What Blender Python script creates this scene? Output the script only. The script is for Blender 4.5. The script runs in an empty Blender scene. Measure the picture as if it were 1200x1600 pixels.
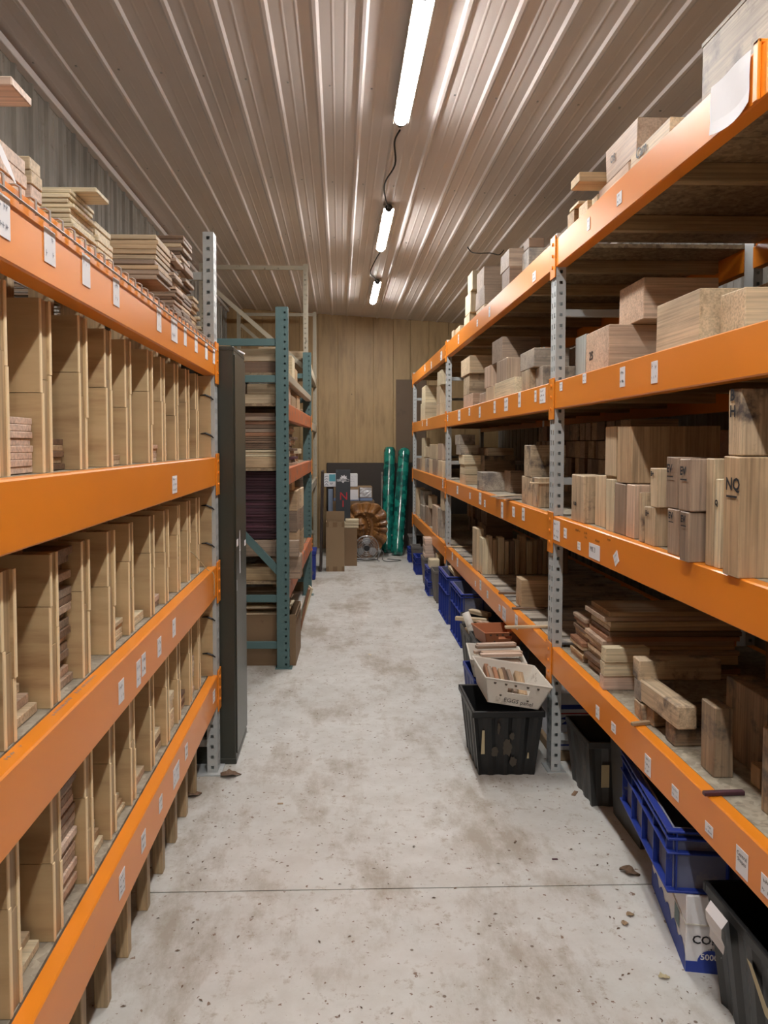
import bpy, math, random
from mathutils import Vector, Matrix
random.seed(7)
scn = bpy.context.scene
COL = scn.collection
PI = math.pi

# ---------------------------------------------------------------- camera
F, YAW, PIT, CX, CY, EYE = 1202.0, math.radians(1.65), math.radians(2.5), 565.6, 746.5, 1.6
cam_data = bpy.data.cameras.new('camera')
cam_data.sensor_fit = 'VERTICAL'
cam_data.sensor_height = 24.0
cam_data.lens = 24.0 * F / 1600.0
cam_data.shift_x = 34.4 / 1600.0
cam_data.shift_y = -53.5 / 1600.0
cam_data.clip_start = 0.02
cam = bpy.data.objects.new('camera', cam_data)
COL.objects.link(cam)
cam.location = (0, 0, EYE)
cam.rotation_euler = (PI / 2 - PIT, 0, -YAW)
scn.camera = cam

# ---------------------------------------------------------------- light and exposure
vs = scn.view_settings
vs.view_transform = 'Standard'
vs.look = 'None'
vs.gamma = 1.0
vs.use_curve_mapping = False
vs.exposure = 1.72
LAMP = 46.0                       # strength of every LED tube
LAMP_COL = (1.0, 0.975, 0.955)
TUBES = [(-5.3, 0.34), (-2.45, 0.34), (0.42, 0.345), (3.30, 0.36), (6.24, 0.395), (9.02, 0.44)]
world = bpy.data.worlds.new('world')
scn.world = world
world.use_nodes = True
world.node_tree.nodes['Background'].inputs[0].default_value = (0.5, 0.55, 0.6, 1)
world.node_tree.nodes['Background'].inputs[1].default_value = 0.0
scn.cycles.max_bounces = 8
scn.cycles.diffuse_bounces = 5

# ---------------------------------------------------------------- measuring helpers (survey of the place)
def ray(px, py):
    u = (px - CX) / F; v = -(py - CY) / F
    y = math.cos(PIT) + v * math.sin(PIT); z = -math.sin(PIT) + v * math.cos(PIT)
    c, s = math.cos(YAW), math.sin(YAW)
    return (u * c + y * s, -u * s + y * c, z)
def onX(px, py, x):
    r = ray(px, py); t = x / r[0]; return Vector((x, r[1] * t, EYE + r[2] * t))
def onY(px, py, y):
    r = ray(px, py); t = y / r[1]; return Vector((r[0] * t, y, EYE + r[2] * t))
def onZ(px, py, z):
    r = ray(px, py); t = (z - EYE) / r[2]; return Vector((r[0] * t, r[1] * t, z))

# ---------------------------------------------------------------- materials
def newmat(name, base=(0.5, 0.5, 0.5), rough=0.6, metal=0.0, coat=0.0, spec=0.5):
    m = bpy.data.materials.new(name); m.use_nodes = True
    b = m.node_tree.nodes['Principled BSDF']
    b.inputs['Base Color'].default_value = (*base, 1)
    b.inputs['Roughness'].default_value = rough
    b.inputs['Metallic'].default_value = metal
    b.inputs['Coat Weight'].default_value = coat
    b.inputs['Specular IOR Level'].default_value = spec
    return m
class NT:
    def __init__(s, m):
        s.t = m.node_tree; s.b = s.t.nodes['Principled BSDF']
    def n(s, typ, **kw):
        x = s.t.nodes.new(typ)
        for k, v in kw.items():
            if k.startswith('i_'):
                key = k[2:]
                x.inputs[int(key) if key.isdigit() else key.replace('_', ' ')].default_value = v
            else: setattr(x, k, v)
        return x
    def l(s, a, b): s.t.links.new(a, b)
    def coord(s, kind='Object'):
        return s.n('ShaderNodeTexCoord').outputs[kind]
    def ramp(s, fac, stops):
        r = s.n('ShaderNodeValToRGB'); e = r.color_ramp.elements
        while len(e) < len(stops): e.new(0.5)
        for el, (p, c) in zip(e, stops): el.position = p; el.color = (*c, 1)
        s.l(fac, r.inputs[0]); return r.outputs[0]
    def mix(s, fac, a, b, mode='MIX'):
        x = s.n('ShaderNodeMix', data_type='RGBA', blend_type=mode)
        if isinstance(fac, float): x.inputs[0].default_value = fac
        else: s.l(fac, x.inputs[0])
        for v, i in ((a, 6), (b, 7)):
            if isinstance(v, tuple): x.inputs[i].default_value = (*v, 1)
            else: s.l(v, x.inputs[i])
        return x.outputs[2]
    def noise(s, vec, scale, detail=4, rough=0.55):
        x = s.n('ShaderNodeTexNoise'); x.inputs['Scale'].default_value = scale
        x.inputs['Detail'].default_value = detail; x.inputs['Roughness'].default_value = rough
        s.l(vec, x.inputs['Vector']); return x.outputs['Fac']
    def mapping(s, vec, scale):
        x = s.n('ShaderNodeMapping'); x.inputs['Scale'].default_value = scale
        s.l(vec, x.inputs['Vector']); return x.outputs[0]
    def bump(s, h, strength=0.2, dist=0.01):
        x = s.n('ShaderNodeBump'); x.inputs['Strength'].default_value = strength
        x.inputs['Distance'].default_value = dist
        s.l(h, x.inputs['Height']); s.l(x.outputs[0], s.b.inputs['Normal'])
    def jitter(s, vec, amt=40.0):
        oi = s.n('ShaderNodeObjectInfo'); mu = s.n('ShaderNodeMath', operation='MULTIPLY', i_1=amt)
        s.l(oi.outputs['Random'], mu.inputs[0])
        cb = s.n('ShaderNodeCombineXYZ')
        for i in range(3): s.l(mu.outputs[0], cb.inputs[i])
        ad = s.n('ShaderNodeVectorMath', operation='ADD'); s.l(vec, ad.inputs[0]); s.l(cb.outputs[0], ad.inputs[1])
        return ad.outputs[0], oi.outputs['Random']

def wood(name, light, mid, dark, axis='X', stain=None, rough=0.62, var=0.25, figure=1.0):
    m = newmat(name, mid, rough); t = NT(m)
    vec, rnd = t.jitter(t.coord())
    lo, hi = 1.2, 16.0
    sc = tuple(lo if a == axis else hi for a in 'XYZ')
    n1 = t.noise(t.mapping(vec, sc), 1.6 * figure, 5, 0.6)
    c = t.ramp(n1, [(0.30, dark), (0.48, mid), (0.72, light)])
    sc2 = tuple(2.5 if a == axis else 130.0 for a in 'XYZ')
    n2 = t.noise(t.mapping(vec, sc2), 1.0, 2)
    c = t.mix(0.42, c, t.ramp(n2, [(0.34, tuple(v * 0.42 for v in mid)), (0.62, tuple(min(1, v * 1.3) for v in mid))]))
    n5 = t.noise(t.mapping(vec, tuple(3.0 if a == axis else 9.0 for a in 'XYZ')), 1.0, 6, 0.7)
    c = t.mix(t.ramp(n5, [(0.44, (0, 0, 0)), (0.62, (0.24, 0.24, 0.24))]), c, tuple(v * 0.62 for v in dark))
    if stain:
        n3 = t.noise(vec, 9.0, 5, 0.65)
        f = t.ramp(n3, [(0.50, (0, 0, 0)), (0.66, (1, 1, 1))])
        c = t.mix(f, c, stain)
    hv = t.n('ShaderNodeHueSaturation')
    mr = t.n('ShaderNodeMapRange'); t.l(rnd, mr.inputs[0])
    mr.inputs[3].default_value = 1 - var; mr.inputs[4].default_value = 1 + var * 0.7
    t.l(mr.outputs[0], hv.inputs['Value']); t.l(c, hv.inputs['Color'])
    t.l(hv.outputs[0], t.b.inputs['Base Color'])
    t.bump(n2, 0.25, 0.002)
    return m
WD = {}
def W(kind, axis):
    k = kind + axis
    if k in WD: return WD[k]
    P = {
     'pale':   ((0.72, 0.59, 0.40), (0.62, 0.485, 0.315), (0.42, 0.30, 0.18), None, 0.18),
     'cream':  ((0.74, 0.66, 0.47), (0.68, 0.58, 0.39), (0.56, 0.46, 0.29), None, 0.12),
     'pink':   ((0.66, 0.50, 0.37), (0.55, 0.40, 0.285), (0.36, 0.23, 0.16), None, 0.2),
     'rose':   ((0.72, 0.57, 0.46), (0.64, 0.49, 0.385), (0.50, 0.36, 0.27), None, 0.08),
     'tan':    ((0.56, 0.41, 0.25), (0.46, 0.325, 0.19), (0.24, 0.15, 0.08), None, 0.2),
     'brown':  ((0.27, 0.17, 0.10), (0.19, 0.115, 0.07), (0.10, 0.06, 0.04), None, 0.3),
     'mauve':  ((0.43, 0.325, 0.235), (0.33, 0.24, 0.17), (0.16, 0.115, 0.09), None, 0.25),
     'grey':   ((0.52, 0.455, 0.365), (0.42, 0.36, 0.285), (0.20, 0.17, 0.15), (0.16, 0.14, 0.13), 0.2),
     'spalt':  ((0.62, 0.50, 0.34), (0.50, 0.385, 0.25), (0.24, 0.17, 0.11), (0.07, 0.055, 0.05), 0.2),
     'bark':   ((0.42, 0.32, 0.20), (0.28, 0.20, 0.125), (0.10, 0.08, 0.06), (0.055, 0.052, 0.048), 0.2),
     'purple': ((0.13, 0.045, 0.06), (0.085, 0.028, 0.042), (0.045, 0.016, 0.025), None, 0.3),
     'wax':    ((0.44, 0.46, 0.43), (0.39, 0.41, 0.385), (0.32, 0.34, 0.32), None, 0.05),
     'stud':   ((0.55, 0.41, 0.24), (0.47, 0.34, 0.19), (0.35, 0.24, 0.12), None, 0.15),
     'cherry': ((0.42, 0.22, 0.12), (0.33, 0.16, 0.085), (0.22, 0.10, 0.05), None, 0.2),
    }[kind]
    WD[k] = wood('wood_' + k, P[0], P[1], P[2], axis, P[3], 0.55, P[4])
    return WD[k]

def ply_mat(name, light, mid, dark, axis='X'):
    m = newmat(name, mid, 0.5); t = NT(m)
    vec, rnd = t.jitter(t.coord())
    sc = tuple(0.9 if a == axis else 7.0 for a in 'XYZ')
    n0 = t.noise(t.mapping(vec, (1.5, 1.5, 1.5)), 1.2, 2)
    n1 = t.noise(t.mapping(vec, sc), 2.2, 6, 0.62)
    c = t.ramp(n1, [(0.28, dark), (0.50, mid), (0.75, light)])
    c = t.mix(t.ramp(n0, [(0.4, (0, 0, 0)), (0.6, (0.5, 0.5, 0.5))]), c, tuple(v * 1.15 for v in mid))
    vo = t.n('ShaderNodeTexVoronoi', i_Scale=3.0); t.l(t.mapping(vec, (1, 3, 1)), vo.inputs['Vector'])
    k = t.ramp(vo.outputs['Distance'], [(0.02, (1, 1, 1)), (0.05, (0, 0, 0))])
    c = t.mix(k, c, (0.10, 0.05, 0.03))
    hv = t.n('ShaderNodeHueSaturation'); mr = t.n('ShaderNodeMapRange'); t.l(rnd, mr.inputs[0])
    mr.inputs[3].default_value = 0.86; mr.inputs[4].default_value = 1.12
    t.l(mr.outputs[0], hv.inputs['Value']); t.l(c, hv.inputs['Color'])
    t.l(hv.outputs[0], t.b.inputs['Base Color'])
    return m
M = {}
M['ply'] = ply_mat('plywood_face', (0.62, 0.47, 0.26), (0.50, 0.36, 0.19), (0.30, 0.18, 0.085))
M['plyedge'] = newmat('plywood_edge', (0.88, 0.71, 0.44), 0.55)
M['pinewall'] = ply_mat('pine_wall_boards', (0.50, 0.345, 0.165), (0.42, 0.285, 0.135), (0.27, 0.17, 0.075), 'Z')

def osb_mat(name, a, b, c):
    m = newmat(name, b, 0.7); t = NT(m)
    vec, rnd = t.jitter(t.coord())
    vo = t.n('ShaderNodeTexVoronoi', i_Scale=60.0); t.l(t.mapping(vec, (1, 1, 1)), vo.inputs['Vector'])
    n = t.noise(vec, 18, 4)
    bw = t.n('ShaderNodeRGBToBW'); t.l(vo.outputs['Color'], bw.inputs[0])
    col = t.mix(0.5, t.ramp(bw.outputs[0], [(0.2, c), (0.5, b), (0.8, a)]), t.ramp(n, [(0.3, c), (0.7, a)]))
    t.l(col, t.b.inputs['Base Color']); t.bump(bw.outputs[0], 0.3, 0.002)
    return m
M['osb'] = osb_mat('osb_panel', (0.40, 0.30, 0.18), (0.27, 0.19, 0.11), (0.13, 0.085, 0.05))
M['osb_dusty'] = osb_mat('dusty_osb_panel', (0.42, 0.37, 0.28), (0.31, 0.27, 0.20), (0.19, 0.16, 0.12))

def painted(name, base, rough, scuff=None, amount=0.62, scale=6.0, coat=0.0):
    m = newmat(name, base, rough, coat=coat); t = NT(m)
    vec, rnd = t.jitter(t.coord(), 10)
    n = t.noise(vec, scale, 8, 0.7)
    c = t.mix(t.ramp(n, [(amount, (0, 0, 0)), (amount + 0.05, (1, 1, 1))]), base, scuff or tuple(v * 0.5 for v in base))
    n2 = t.noise(vec, 1.7, 3)
    c = t.mix(t.ramp(n2, [(0.35, (0, 0, 0)), (0.7, (0.35, 0.35, 0.35))]), c, tuple(v * 0.82 for v in base))
    t.l(c, t.b.inputs['Base Color'])
    t.b.inputs['Coat Roughness'].default_value = 0.12
    return m
M['orange'] = painted('orange_rack_paint', (0.82, 0.255, 0.014), 0.36, (0.38, 0.19, 0.09), 0.70, 14, coat=0.22)
M['orange_old'] = painted('worn_orange_paint', (0.52, 0.15, 0.05), 0.5, (0.20, 0.17, 0.15), 0.54, 10)
M['galv'] = painted('galvanised_steel', (0.47, 0.50, 0.50), 0.42, (0.30, 0.29, 0.27), 0.66, 20)
M['teal'] = painted('teal_rack_paint', (0.085, 0.155, 0.155), 0.5, (0.05, 0.08, 0.08), 0.68, 20)
M['beige'] = painted('beige_rack_paint', (0.42, 0.38, 0.29), 0.5, (0.15, 0.13, 0.10), 0.62, 14)
M['cabinet'] = painted('olive_black_cabinet_paint', (0.035, 0.038, 0.028), 0.38, (0.10, 0.10, 0.09), 0.73, 22, coat=0.2)
M['wire'] = newmat('zinc_wire', (0.42, 0.40, 0.38), 0.4, 0.6)
M['black'] = newmat('black_plastic', (0.012, 0.012, 0.013), 0.45)
M['rubber'] = newmat('black_rubber_cable', (0.01, 0.01, 0.01), 0.6)
M['blackbin'] = painted('scuffed_black_plastic', (0.007, 0.0075, 0.008), 0.42, (0.08, 0.075, 0.065), 0.74, 9)
M['greybin'] = painted('grey_tote_plastic', (0.052, 0.052, 0.05), 0.5, (0.10, 0.09, 0.08), 0.70, 12)
M['bluebin'] = painted('dusty_blue_plastic', (0.012, 0.035, 0.26), 0.42, (0.12, 0.13, 0.20), 0.62, 5)
M['bluedust'] = painted('dust_covered_blue_plastic', (0.14, 0.155, 0.25), 0.7, (0.22, 0.22, 0.25), 0.5, 4)
M['greydust'] = painted('dusty_grey_plastic', (0.17, 0.155, 0.14), 0.7, (0.10, 0.09, 0.08), 0.6, 6)
M['card'] = painted('cardboard', (0.30, 0.205, 0.115), 0.8, (0.22, 0.15, 0.08), 0.68, 5)
M['carddark'] = painted('brown_cardboard', (0.22, 0.14, 0.075), 0.8, (0.15, 0.09, 0.05), 0.66, 5)
M['tape'] = newmat('brown_tape', (0.20, 0.12, 0.055), 0.3)
M['paper'] = newmat('white_paper', (0.78, 0.78, 0.80), 0.7)
M['ink'] = newmat('black_ink', (0.015, 0.015, 0.02), 0.6)
M['greyink'] = newmat('faded_print_ink', (0.28, 0.30, 0.36), 0.6)
M['redink'] = newmat('red_ink', (0.50, 0.03, 0.04), 0.6)
M['blueink'] = newmat('blue_print', (0.02, 0.05, 0.32), 0.6)
M['whitetub'] = painted('white_corrugated_plastic', (0.66, 0.63, 0.56), 0.55, (0.42, 0.38, 0.32), 0.60, 6)
M['terra'] = newmat('terracotta_plastic', (0.42, 0.16, 0.07), 0.5)
M['dirt'] = newmat('dried_dirt_patch', (0.075, 0.063, 0.048), 0.9)
M['masking'] = newmat('masking_tape', (0.50, 0.43, 0.26), 0.7)
M['tealwrap'] = None
M['leaf'] = newmat('dry_leaf', (0.14, 0.085, 0.05), 0.8)
M['skirt'] = painted('dark_brown_panel', (0.052, 0.040, 0.032), 0.6, (0.04, 0.03, 0.025), 0.6, 2)
M['hardboard'] = painted('brown_hardboard', (0.15, 0.098, 0.058), 0.6, (0.12, 0.08, 0.05), 0.6, 2)
M['darkbrown'] = newmat('dark_brown_laminate', (0.045, 0.030, 0.024), 0.5)
M['slate'] = painted('slate_grey_laminate', (0.045, 0.052, 0.06), 0.4, (0.08, 0.09, 0.10), 0.6, 5)
M['film'] = newmat('crinkled_clear_film', (0.62, 0.62, 0.64), 0.18)
M['steel'] = newmat('satin_steel', (0.50, 0.50, 0.50), 0.3, 0.9)
M['fanblade'] = newmat('grey_fan_blade', (0.30, 0.30, 0.30), 0.3)

m = newmat('tube_diffuser', (1, 1, 1), 0.5)
m.node_tree.nodes['Principled BSDF'].inputs['Emission Color'].default_value = (*LAMP_COL, 1)
m.node_tree.nodes['Principled BSDF'].inputs['Emission Strength'].default_value = LAMP
M['glow'] = m

# concrete
m = newmat('concrete_floor', (0.5, 0.48, 0.45), 0.55); t = NT(m)
v = t.coord()
n1 = t.noise(v, 0.9, 5, 0.6); n2 = t.noise(v, 7.0, 6, 0.7); n3 = t.noise(t.mapping(v, (1, 0.45, 1)), 2.3, 8, 0.72)
c = t.ramp(n1, [(0.3, (0.50, 0.50, 0.47)), (0.7, (0.63, 0.63, 0.60))])
c = t.mix(t.ramp(n2, [(0.40, (0, 0, 0)), (0.68, (0.55, 0.55, 0.55))]), c, (0.45, 0.43, 0.39))
c = t.mix(t.ramp(n3, [(0.50, (0, 0, 0)), (0.62, (0.8, 0.8, 0.8))]), c, (0.31, 0.265, 0.205))
n6 = t.noise(v, 16.0, 5, 0.75)
c = t.mix(t.ramp(n6, [(0.56, (0, 0, 0)), (0.66, (0.7, 0.7, 0.7))]), c, (0.34, 0.29, 0.23))
n4 = t.noise(v, 38.0, 3, 0.6)
c = t.mix(t.ramp(n4, [(0.655, (0, 0, 0)), (0.69, (1, 1, 1))]), c, (0.20, 0.13, 0.09))
vo = t.n('ShaderNodeTexVoronoi', i_Scale=11.0); t.l(v, vo.inputs['Vector'])
c = t.mix(t.ramp(vo.outputs['Distance'], [(0.05, (1, 1, 1)), (0.075, (0, 0, 0))]), c, (0.16, 0.12, 0.09))
t.l(c, t.b.inputs['Base Color'])
t.l(t.ramp(n2, [(0.3, (0.45, 0.45, 0.45)), (0.7, (0.72, 0.72, 0.72))]), t.b.inputs['Roughness'])
t.bump(n2, 0.15, 0.004)
M['concrete'] = m
# painted sheet metal ceiling and grimy metal wall
m = newmat('white_sheet_metal', (0.40, 0.365, 0.34), 0.34, spec=0.3); t = NT(m)
v = t.coord(); n = t.noise(t.mapping(v, (1, 0.35, 1)), 2.0, 5)
t.l(t.ramp(n, [(0.3, (0.64, 0.585, 0.555)), (0.7, (0.74, 0.685, 0.655))]), t.b.inputs['Base Color'])
M['ceiling'] = m
m = newmat('grimy_sheet_metal', (0.3, 0.29, 0.26), 0.55); t = NT(m)
v = t.coord(); n = t.noise(t.mapping(v, (3, 3, 0.5)), 2.5, 6, 0.65); n2 = t.noise(v, 9, 5, 0.7)
c = t.ramp(n, [(0.3, (0.15, 0.135, 0.11)), (0.7, (0.32, 0.295, 0.255))])
c = t.mix(t.ramp(n2, [(0.6, (0, 0, 0)), (0.7, (0.8, 0.8, 0.8))]), c, (0.13, 0.11, 0.08))
t.l(c, t.b.inputs['Base Color']); M['metalwall'] = m
# teal wrapped foam
m = newmat('teal_patterned_wrap', (0.0, 0.2, 0.17), 0.16, coat=1.0); t = NT(m)
v = t.coord(); vo = t.n('ShaderNodeTexVoronoi', i_Scale=16.0); t.l(v, vo.inputs['Vector'])
bw = t.n('ShaderNodeRGBToBW'); t.l(vo.outputs['Color'], bw.inputs[0])
t.l(t.ramp(bw.outputs[0], [(0.3, (0.004, 0.085, 0.075)), (0.7, (0.015, 0.24, 0.18))]), t.b.inputs['Base Color'])
nn = t.noise(t.mapping(v, (2, 2, 0.6)), 14, 5, 0.7); t.bump(nn, 0.22, 0.01); M['tealwrap'] = m
# carved wood
m = newmat('carved_stained_wood', (0.28, 0.12, 0.035), 0.45, coat=0.2); t = NT(m)
v = t.coord(); n = t.noise(v, 7, 5)
t.l(t.ramp(n, [(0.3, (0.13, 0.052, 0.014)), (0.7, (0.36, 0.165, 0.045))]), t.b.inputs['Base Color']); M['carved'] = m

# ---------------------------------------------------------------- mesh builder
class MB:
    def __init__(s): s.v = []; s.f = []; s.m = []
    def add(s, vs, fs, mat=0):
        o = len(s.v); s.v += [tuple(p) for p in vs]
        for f in fs: s.f.append(tuple(o + i for i in f)); s.m.append(mat)
        return s
    def box(s, x0, x1, y0, y1, z0, z1, mat=0, ch=0.0, M4=None):
        if x0 > x1: x0, x1 = x1, x0
        if y0 > y1: y0, y1 = y1, y0
        if z0 > z1: z0, z1 = z1, z0
        ch = min(ch, (x1 - x0) * .3, (y1 - y0) * .3, (z1 - z0) * .3)
        if ch <= 0:
            vs = [(x, y, z) for x in (x0, x1) for y in (y0, y1) for z in (z0, z1)]
            fs = [(0, 1, 3, 2), (4, 6, 7, 5), (0, 4, 5, 1), (2, 3, 7, 6), (0, 2, 6, 4), (1, 5, 7, 3)]
        else:
            vs = []; idx = {}
            X = (x0, x1); Y = (y0, y1); Z = (z0, z1)
            for i in (0, 1):
                for j in (0, 1):
                    for k in (0, 1):
                        sx = 1 - 2 * i; sy = 1 - 2 * j; sz = 1 - 2 * k
                        for a in range(3):
                            p = [X[i] + sx * ch, Y[j] + sy * ch, Z[k] + sz * ch]
                            p[a] = (X[i], Y[j], Z[k])[a]
                            idx[(i, j, k, a)] = len(vs); vs.append(tuple(p))
            g = lambda i, j, k, a: idx[(i, j, k, a)]
            fs = []
            for i in (0, 1):
                fs.append([g(i, 0, 0, 0), g(i, 1, 0, 0), g(i, 1, 1, 0), g(i, 0, 1, 0)][::(-1 if i == 0 else 1)])
                fs.append([g(0, i, 0, 1), g(1, i, 0, 1), g(1, i, 1, 1), g(0, i, 1, 1)][::(1 if i == 0 else -1)])
                fs.append([g(0, 0, i, 2), g(1, 0, i, 2), g(1, 1, i, 2), g(0, 1, i, 2)][::(-1 if i == 0 else 1)])
            for j in (0, 1):
                for k in (0, 1):
                    q = [g(0, j, k, 1), g(1, j, k, 1), g(1, j, k, 2), g(0, j, k, 2)]
                    fs.append(q if (j ^ k) else q[::-1])
                    q = [g(j, 0, k, 0), g(j, 1, k, 0), g(j, 1, k, 2), g(j, 0, k, 2)]
                    fs.append(q[::-1] if (j ^ k) else q)
                    q = [g(j, k, 0, 0), g(j, k, 1, 0), g(j, k, 1, 1), g(j, k, 0, 1)]
                    fs.append(q if (j ^ k) else q[::-1])
            for i in (0, 1):
                for j in (0, 1):
                    for k in (0, 1):
                        q = [g(i, j, k, 0), g(i, j, k, 1), g(i, j, k, 2)]
                        fs.append(q if (i + j + k) % 2 else q[::-1])
        if M4: vs = [tuple(M4 @ Vector(p)) for p in vs]
        return s.add(vs, fs, mat)
    def obox(s, c, size, rot=(0, 0, 0), mat=0, ch=0.0):
        from mathutils import Euler
        T = Matrix.Translation(c) @ Euler(rot).to_matrix().to_4x4()
        a, b, d = [q / 2 for q in size]
        return s.box(-a, a, -b, b, -d, d, mat, ch, T)
    def prism(s, prof, axis, a0, a1, mat=0, cap=True):
        n = len(prof)
        def P(u, w, a):
            return {'Y': (u, a, w), 'X': (a, u, w), 'Z': (u, w, a)}[axis]
        vs = [P(u, w, a0) for u, w in prof] + [P(u, w, a1) for u, w in prof]
        fs = [(i, (i + 1) % n, n + (i + 1) % n, n + i) for i in range(n)]
        if cap: fs += [tuple(range(n))[::-1], tuple(range(n, 2 * n))]
        return s.add(vs, fs, mat)
    def tube(s, pts, r, n=8, mat=0, cap=True):
        pts = [Vector(p) for p in pts]; rings = []
        rr = r if isinstance(r, (list, tuple)) else [r] * len(pts)
        vs = []
        up = None
        for i, p in enumerate(pts):
            d = (pts[min(i + 1, len(pts) - 1)] - pts[max(i - 1, 0)]).normalized()
            if up is None:
                up = Vector((0, 0, 1)) if abs(d.z) < 0.9 else Vector((1, 0, 0))
            a = d.cross(up).normalized(); b = a.cross(d).normalized(); up = b
            for k in range(n):
                t_ = 2 * PI * k / n
                vs.append(p + (a * math.cos(t_) + b * math.sin(t_)) * rr[i])
        fs = []
        for i in range(len(pts) - 1):
            for k in range(n):
                fs.append((i * n + k, i * n + (k + 1) % n, (i + 1) * n + (k + 1) % n, (i + 1) * n + k))
        if cap:
            fs.append(tuple(range(n))[::-1]); fs.append(tuple(range((len(pts) - 1) * n, len(pts) * n)))
        return s.add(vs, fs, mat)
    def quad(s, a, b, c, d, mat=0): return s.add([a, b, c, d], [(0, 1, 2, 3)], mat)
    def disc(s, c, nrm, r, n=16, mat=0):
        nrm = Vector(nrm).normalized(); a = nrm.orthogonal().normalized(); b = nrm.cross(a)
        c = Vector(c)
        return s.add([c + (a * math.cos(2 * PI * k / n) + b * math.sin(2 * PI * k / n)) * r for k in range(n)], [tuple(range(n))], mat)
    def text(s, txt, origin, ux, uy, size, mat=0, bold=0.0):
        """flat lettering: origin = lower left corner, ux / uy = writing and up directions"""
        cu = bpy.data.curves.new('lettering', 'FONT'); cu.body = txt; cu.size = size; cu.resolution_u = 2
        cu.offset = bold
        o = bpy.data.objects.new('lettering', cu); me = bpy.data.meshes.new_from_object(o)
        O = Vector(origin); ux = Vector(ux).normalized(); uy = Vector(uy).normalized()
        s.add([O + ux * p.co.x + uy * p.co.y for p in me.vertices], [tuple(p.vertices) for p in me.polygons], mat)
        bpy.data.objects.remove(o); bpy.data.curves.remove(cu); bpy.data.meshes.remove(me)
        return s
    def build(s, name, mats, parent=None, smooth=False, centre=False):
        if not isinstance(mats, (list, tuple)): mats = [mats]
        me = bpy.data.meshes.new(name)
        off = Vector((0, 0, 0))
        if centre:
            xs = [p[0] for p in s.v]; ys = [p[1] for p in s.v]; zs = [p[2] for p in s.v]
            off = Vector(((min(xs) + max(xs)) / 2, (min(ys) + max(ys)) / 2, min(zs)))
        me.from_pydata([Vector(p) - off for p in s.v], [], s.f)
        for mm in mats: me.materials.append(mm)
        for p, i in zip(me.polygons, s.m): p.material_index = i; p.use_smooth = smooth
        me.validate(); me.update()
        o = bpy.data.objects.new(name, me); COL.objects.link(o)
        o.location = off
        if parent: o.parent = parent
        return o
def tag(o, label, cat, group=None, kind=None):
    if label: o['label'] = label
    if cat: o['category'] = cat
    if group: o['group'] = group
    if kind: o['kind'] = kind
    return o
def thing(name, label, cat, loc=(0, 0, 0), rz=0.0, group=None):
    o = bpy.data.objects.new(name, None); COL.objects.link(o)
    o.empty_display_size = 0.05
    o.location = loc; o.rotation_euler = (0, 0, rz)
    return tag(o, label, cat, group)
def struct(o): o['kind'] = 'structure'; return o
def dup(o, parent=None):
    c = o.copy(); COL.objects.link(c)
    if parent: c.parent = parent
    for ch in list(o.children): dup(ch, c)
    return c
ORD = ['first', 'second', 'third', 'fourth', 'fifth', 'sixth', 'seventh', 'eighth', 'ninth', 'tenth', 'eleventh',
       'twelfth', 'thirteenth', 'fourteenth', 'fifteenth', 'sixteenth', 'seventeenth', 'eighteenth', 'nineteenth', 'twentieth',
       'twenty-first', 'twenty-second', 'twenty-third', 'twenty-fourth', 'twenty-fifth', 'twenty-sixth', 'twenty-seventh', 'twenty-eighth', 'twenty-ninth', 'thirtieth']

# ================================================================ THE ROOM
XW0, XW1, YB, YF = -1.72, 2.45, 11.8, -6.6
def ceil_z(x): return 3.56 - 0.062 * x
mb = MB()
mb.box(XW0 - .1, XW1 + .1, 2.704, YB + .1, -0.12, 0, 0)
mb.box(XW0 - .1, XW1 + .1, YF - .1, 2.698, -0.12, 0, 0)
mb.box(XW0 - .1, XW1 + .1, 2.69, 2.71, -0.14, -0.012, 1)
struct(mb.build('floor', [M['concrete'], newmat('joint_dirt', (0.06, 0.035, 0.025), 0.9)]))
# ceiling: ribbed sheet metal, ribs along the aisle
prof = []
x = XW0 - 0.02
while x < XW1 + 0.02:
    z = ceil_z(x)
    s = -0.062
    for dx, dz in ((0, 0), (0.014, -0.009), (0.030, -0.009), (0.044, 0), (0.095, 0), (0.102, -0.0012), (0.106, -0.0012), (0.113, 0), (0.158, 0), (0.165, -0.0012), (0.169, -0.0012), (0.176, 0)):
        prof.append((x + dx, z + s * dx + dz))
    x += 0.229
prof.append((x, ceil_z(x)))
mb = MB()
vs = [(u, YF, w) for u, w in prof] + [(u, YB + .02, w) for u, w in prof]
n = len(prof)
mb.add(vs, [(i, i + 1, n + i + 1, n + i) for i in range(n - 1)], 0)
mb.box(XW0, XW1, YF, YB, 3.86, 3.90, 0)
for i in range(7):                                  # rows of screws through the sheets
    yy = 1.2 + i * 1.55
    xx = XW0 + 0.06
    while xx < XW1:
        mb.box(xx, xx + .010, yy, yy + .010, ceil_z(xx) - .006, ceil_z(xx) + .002, 1)
        xx += 0.229
struct(mb.build('ceiling', [M['ceiling'], M['steel']]))
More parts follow.
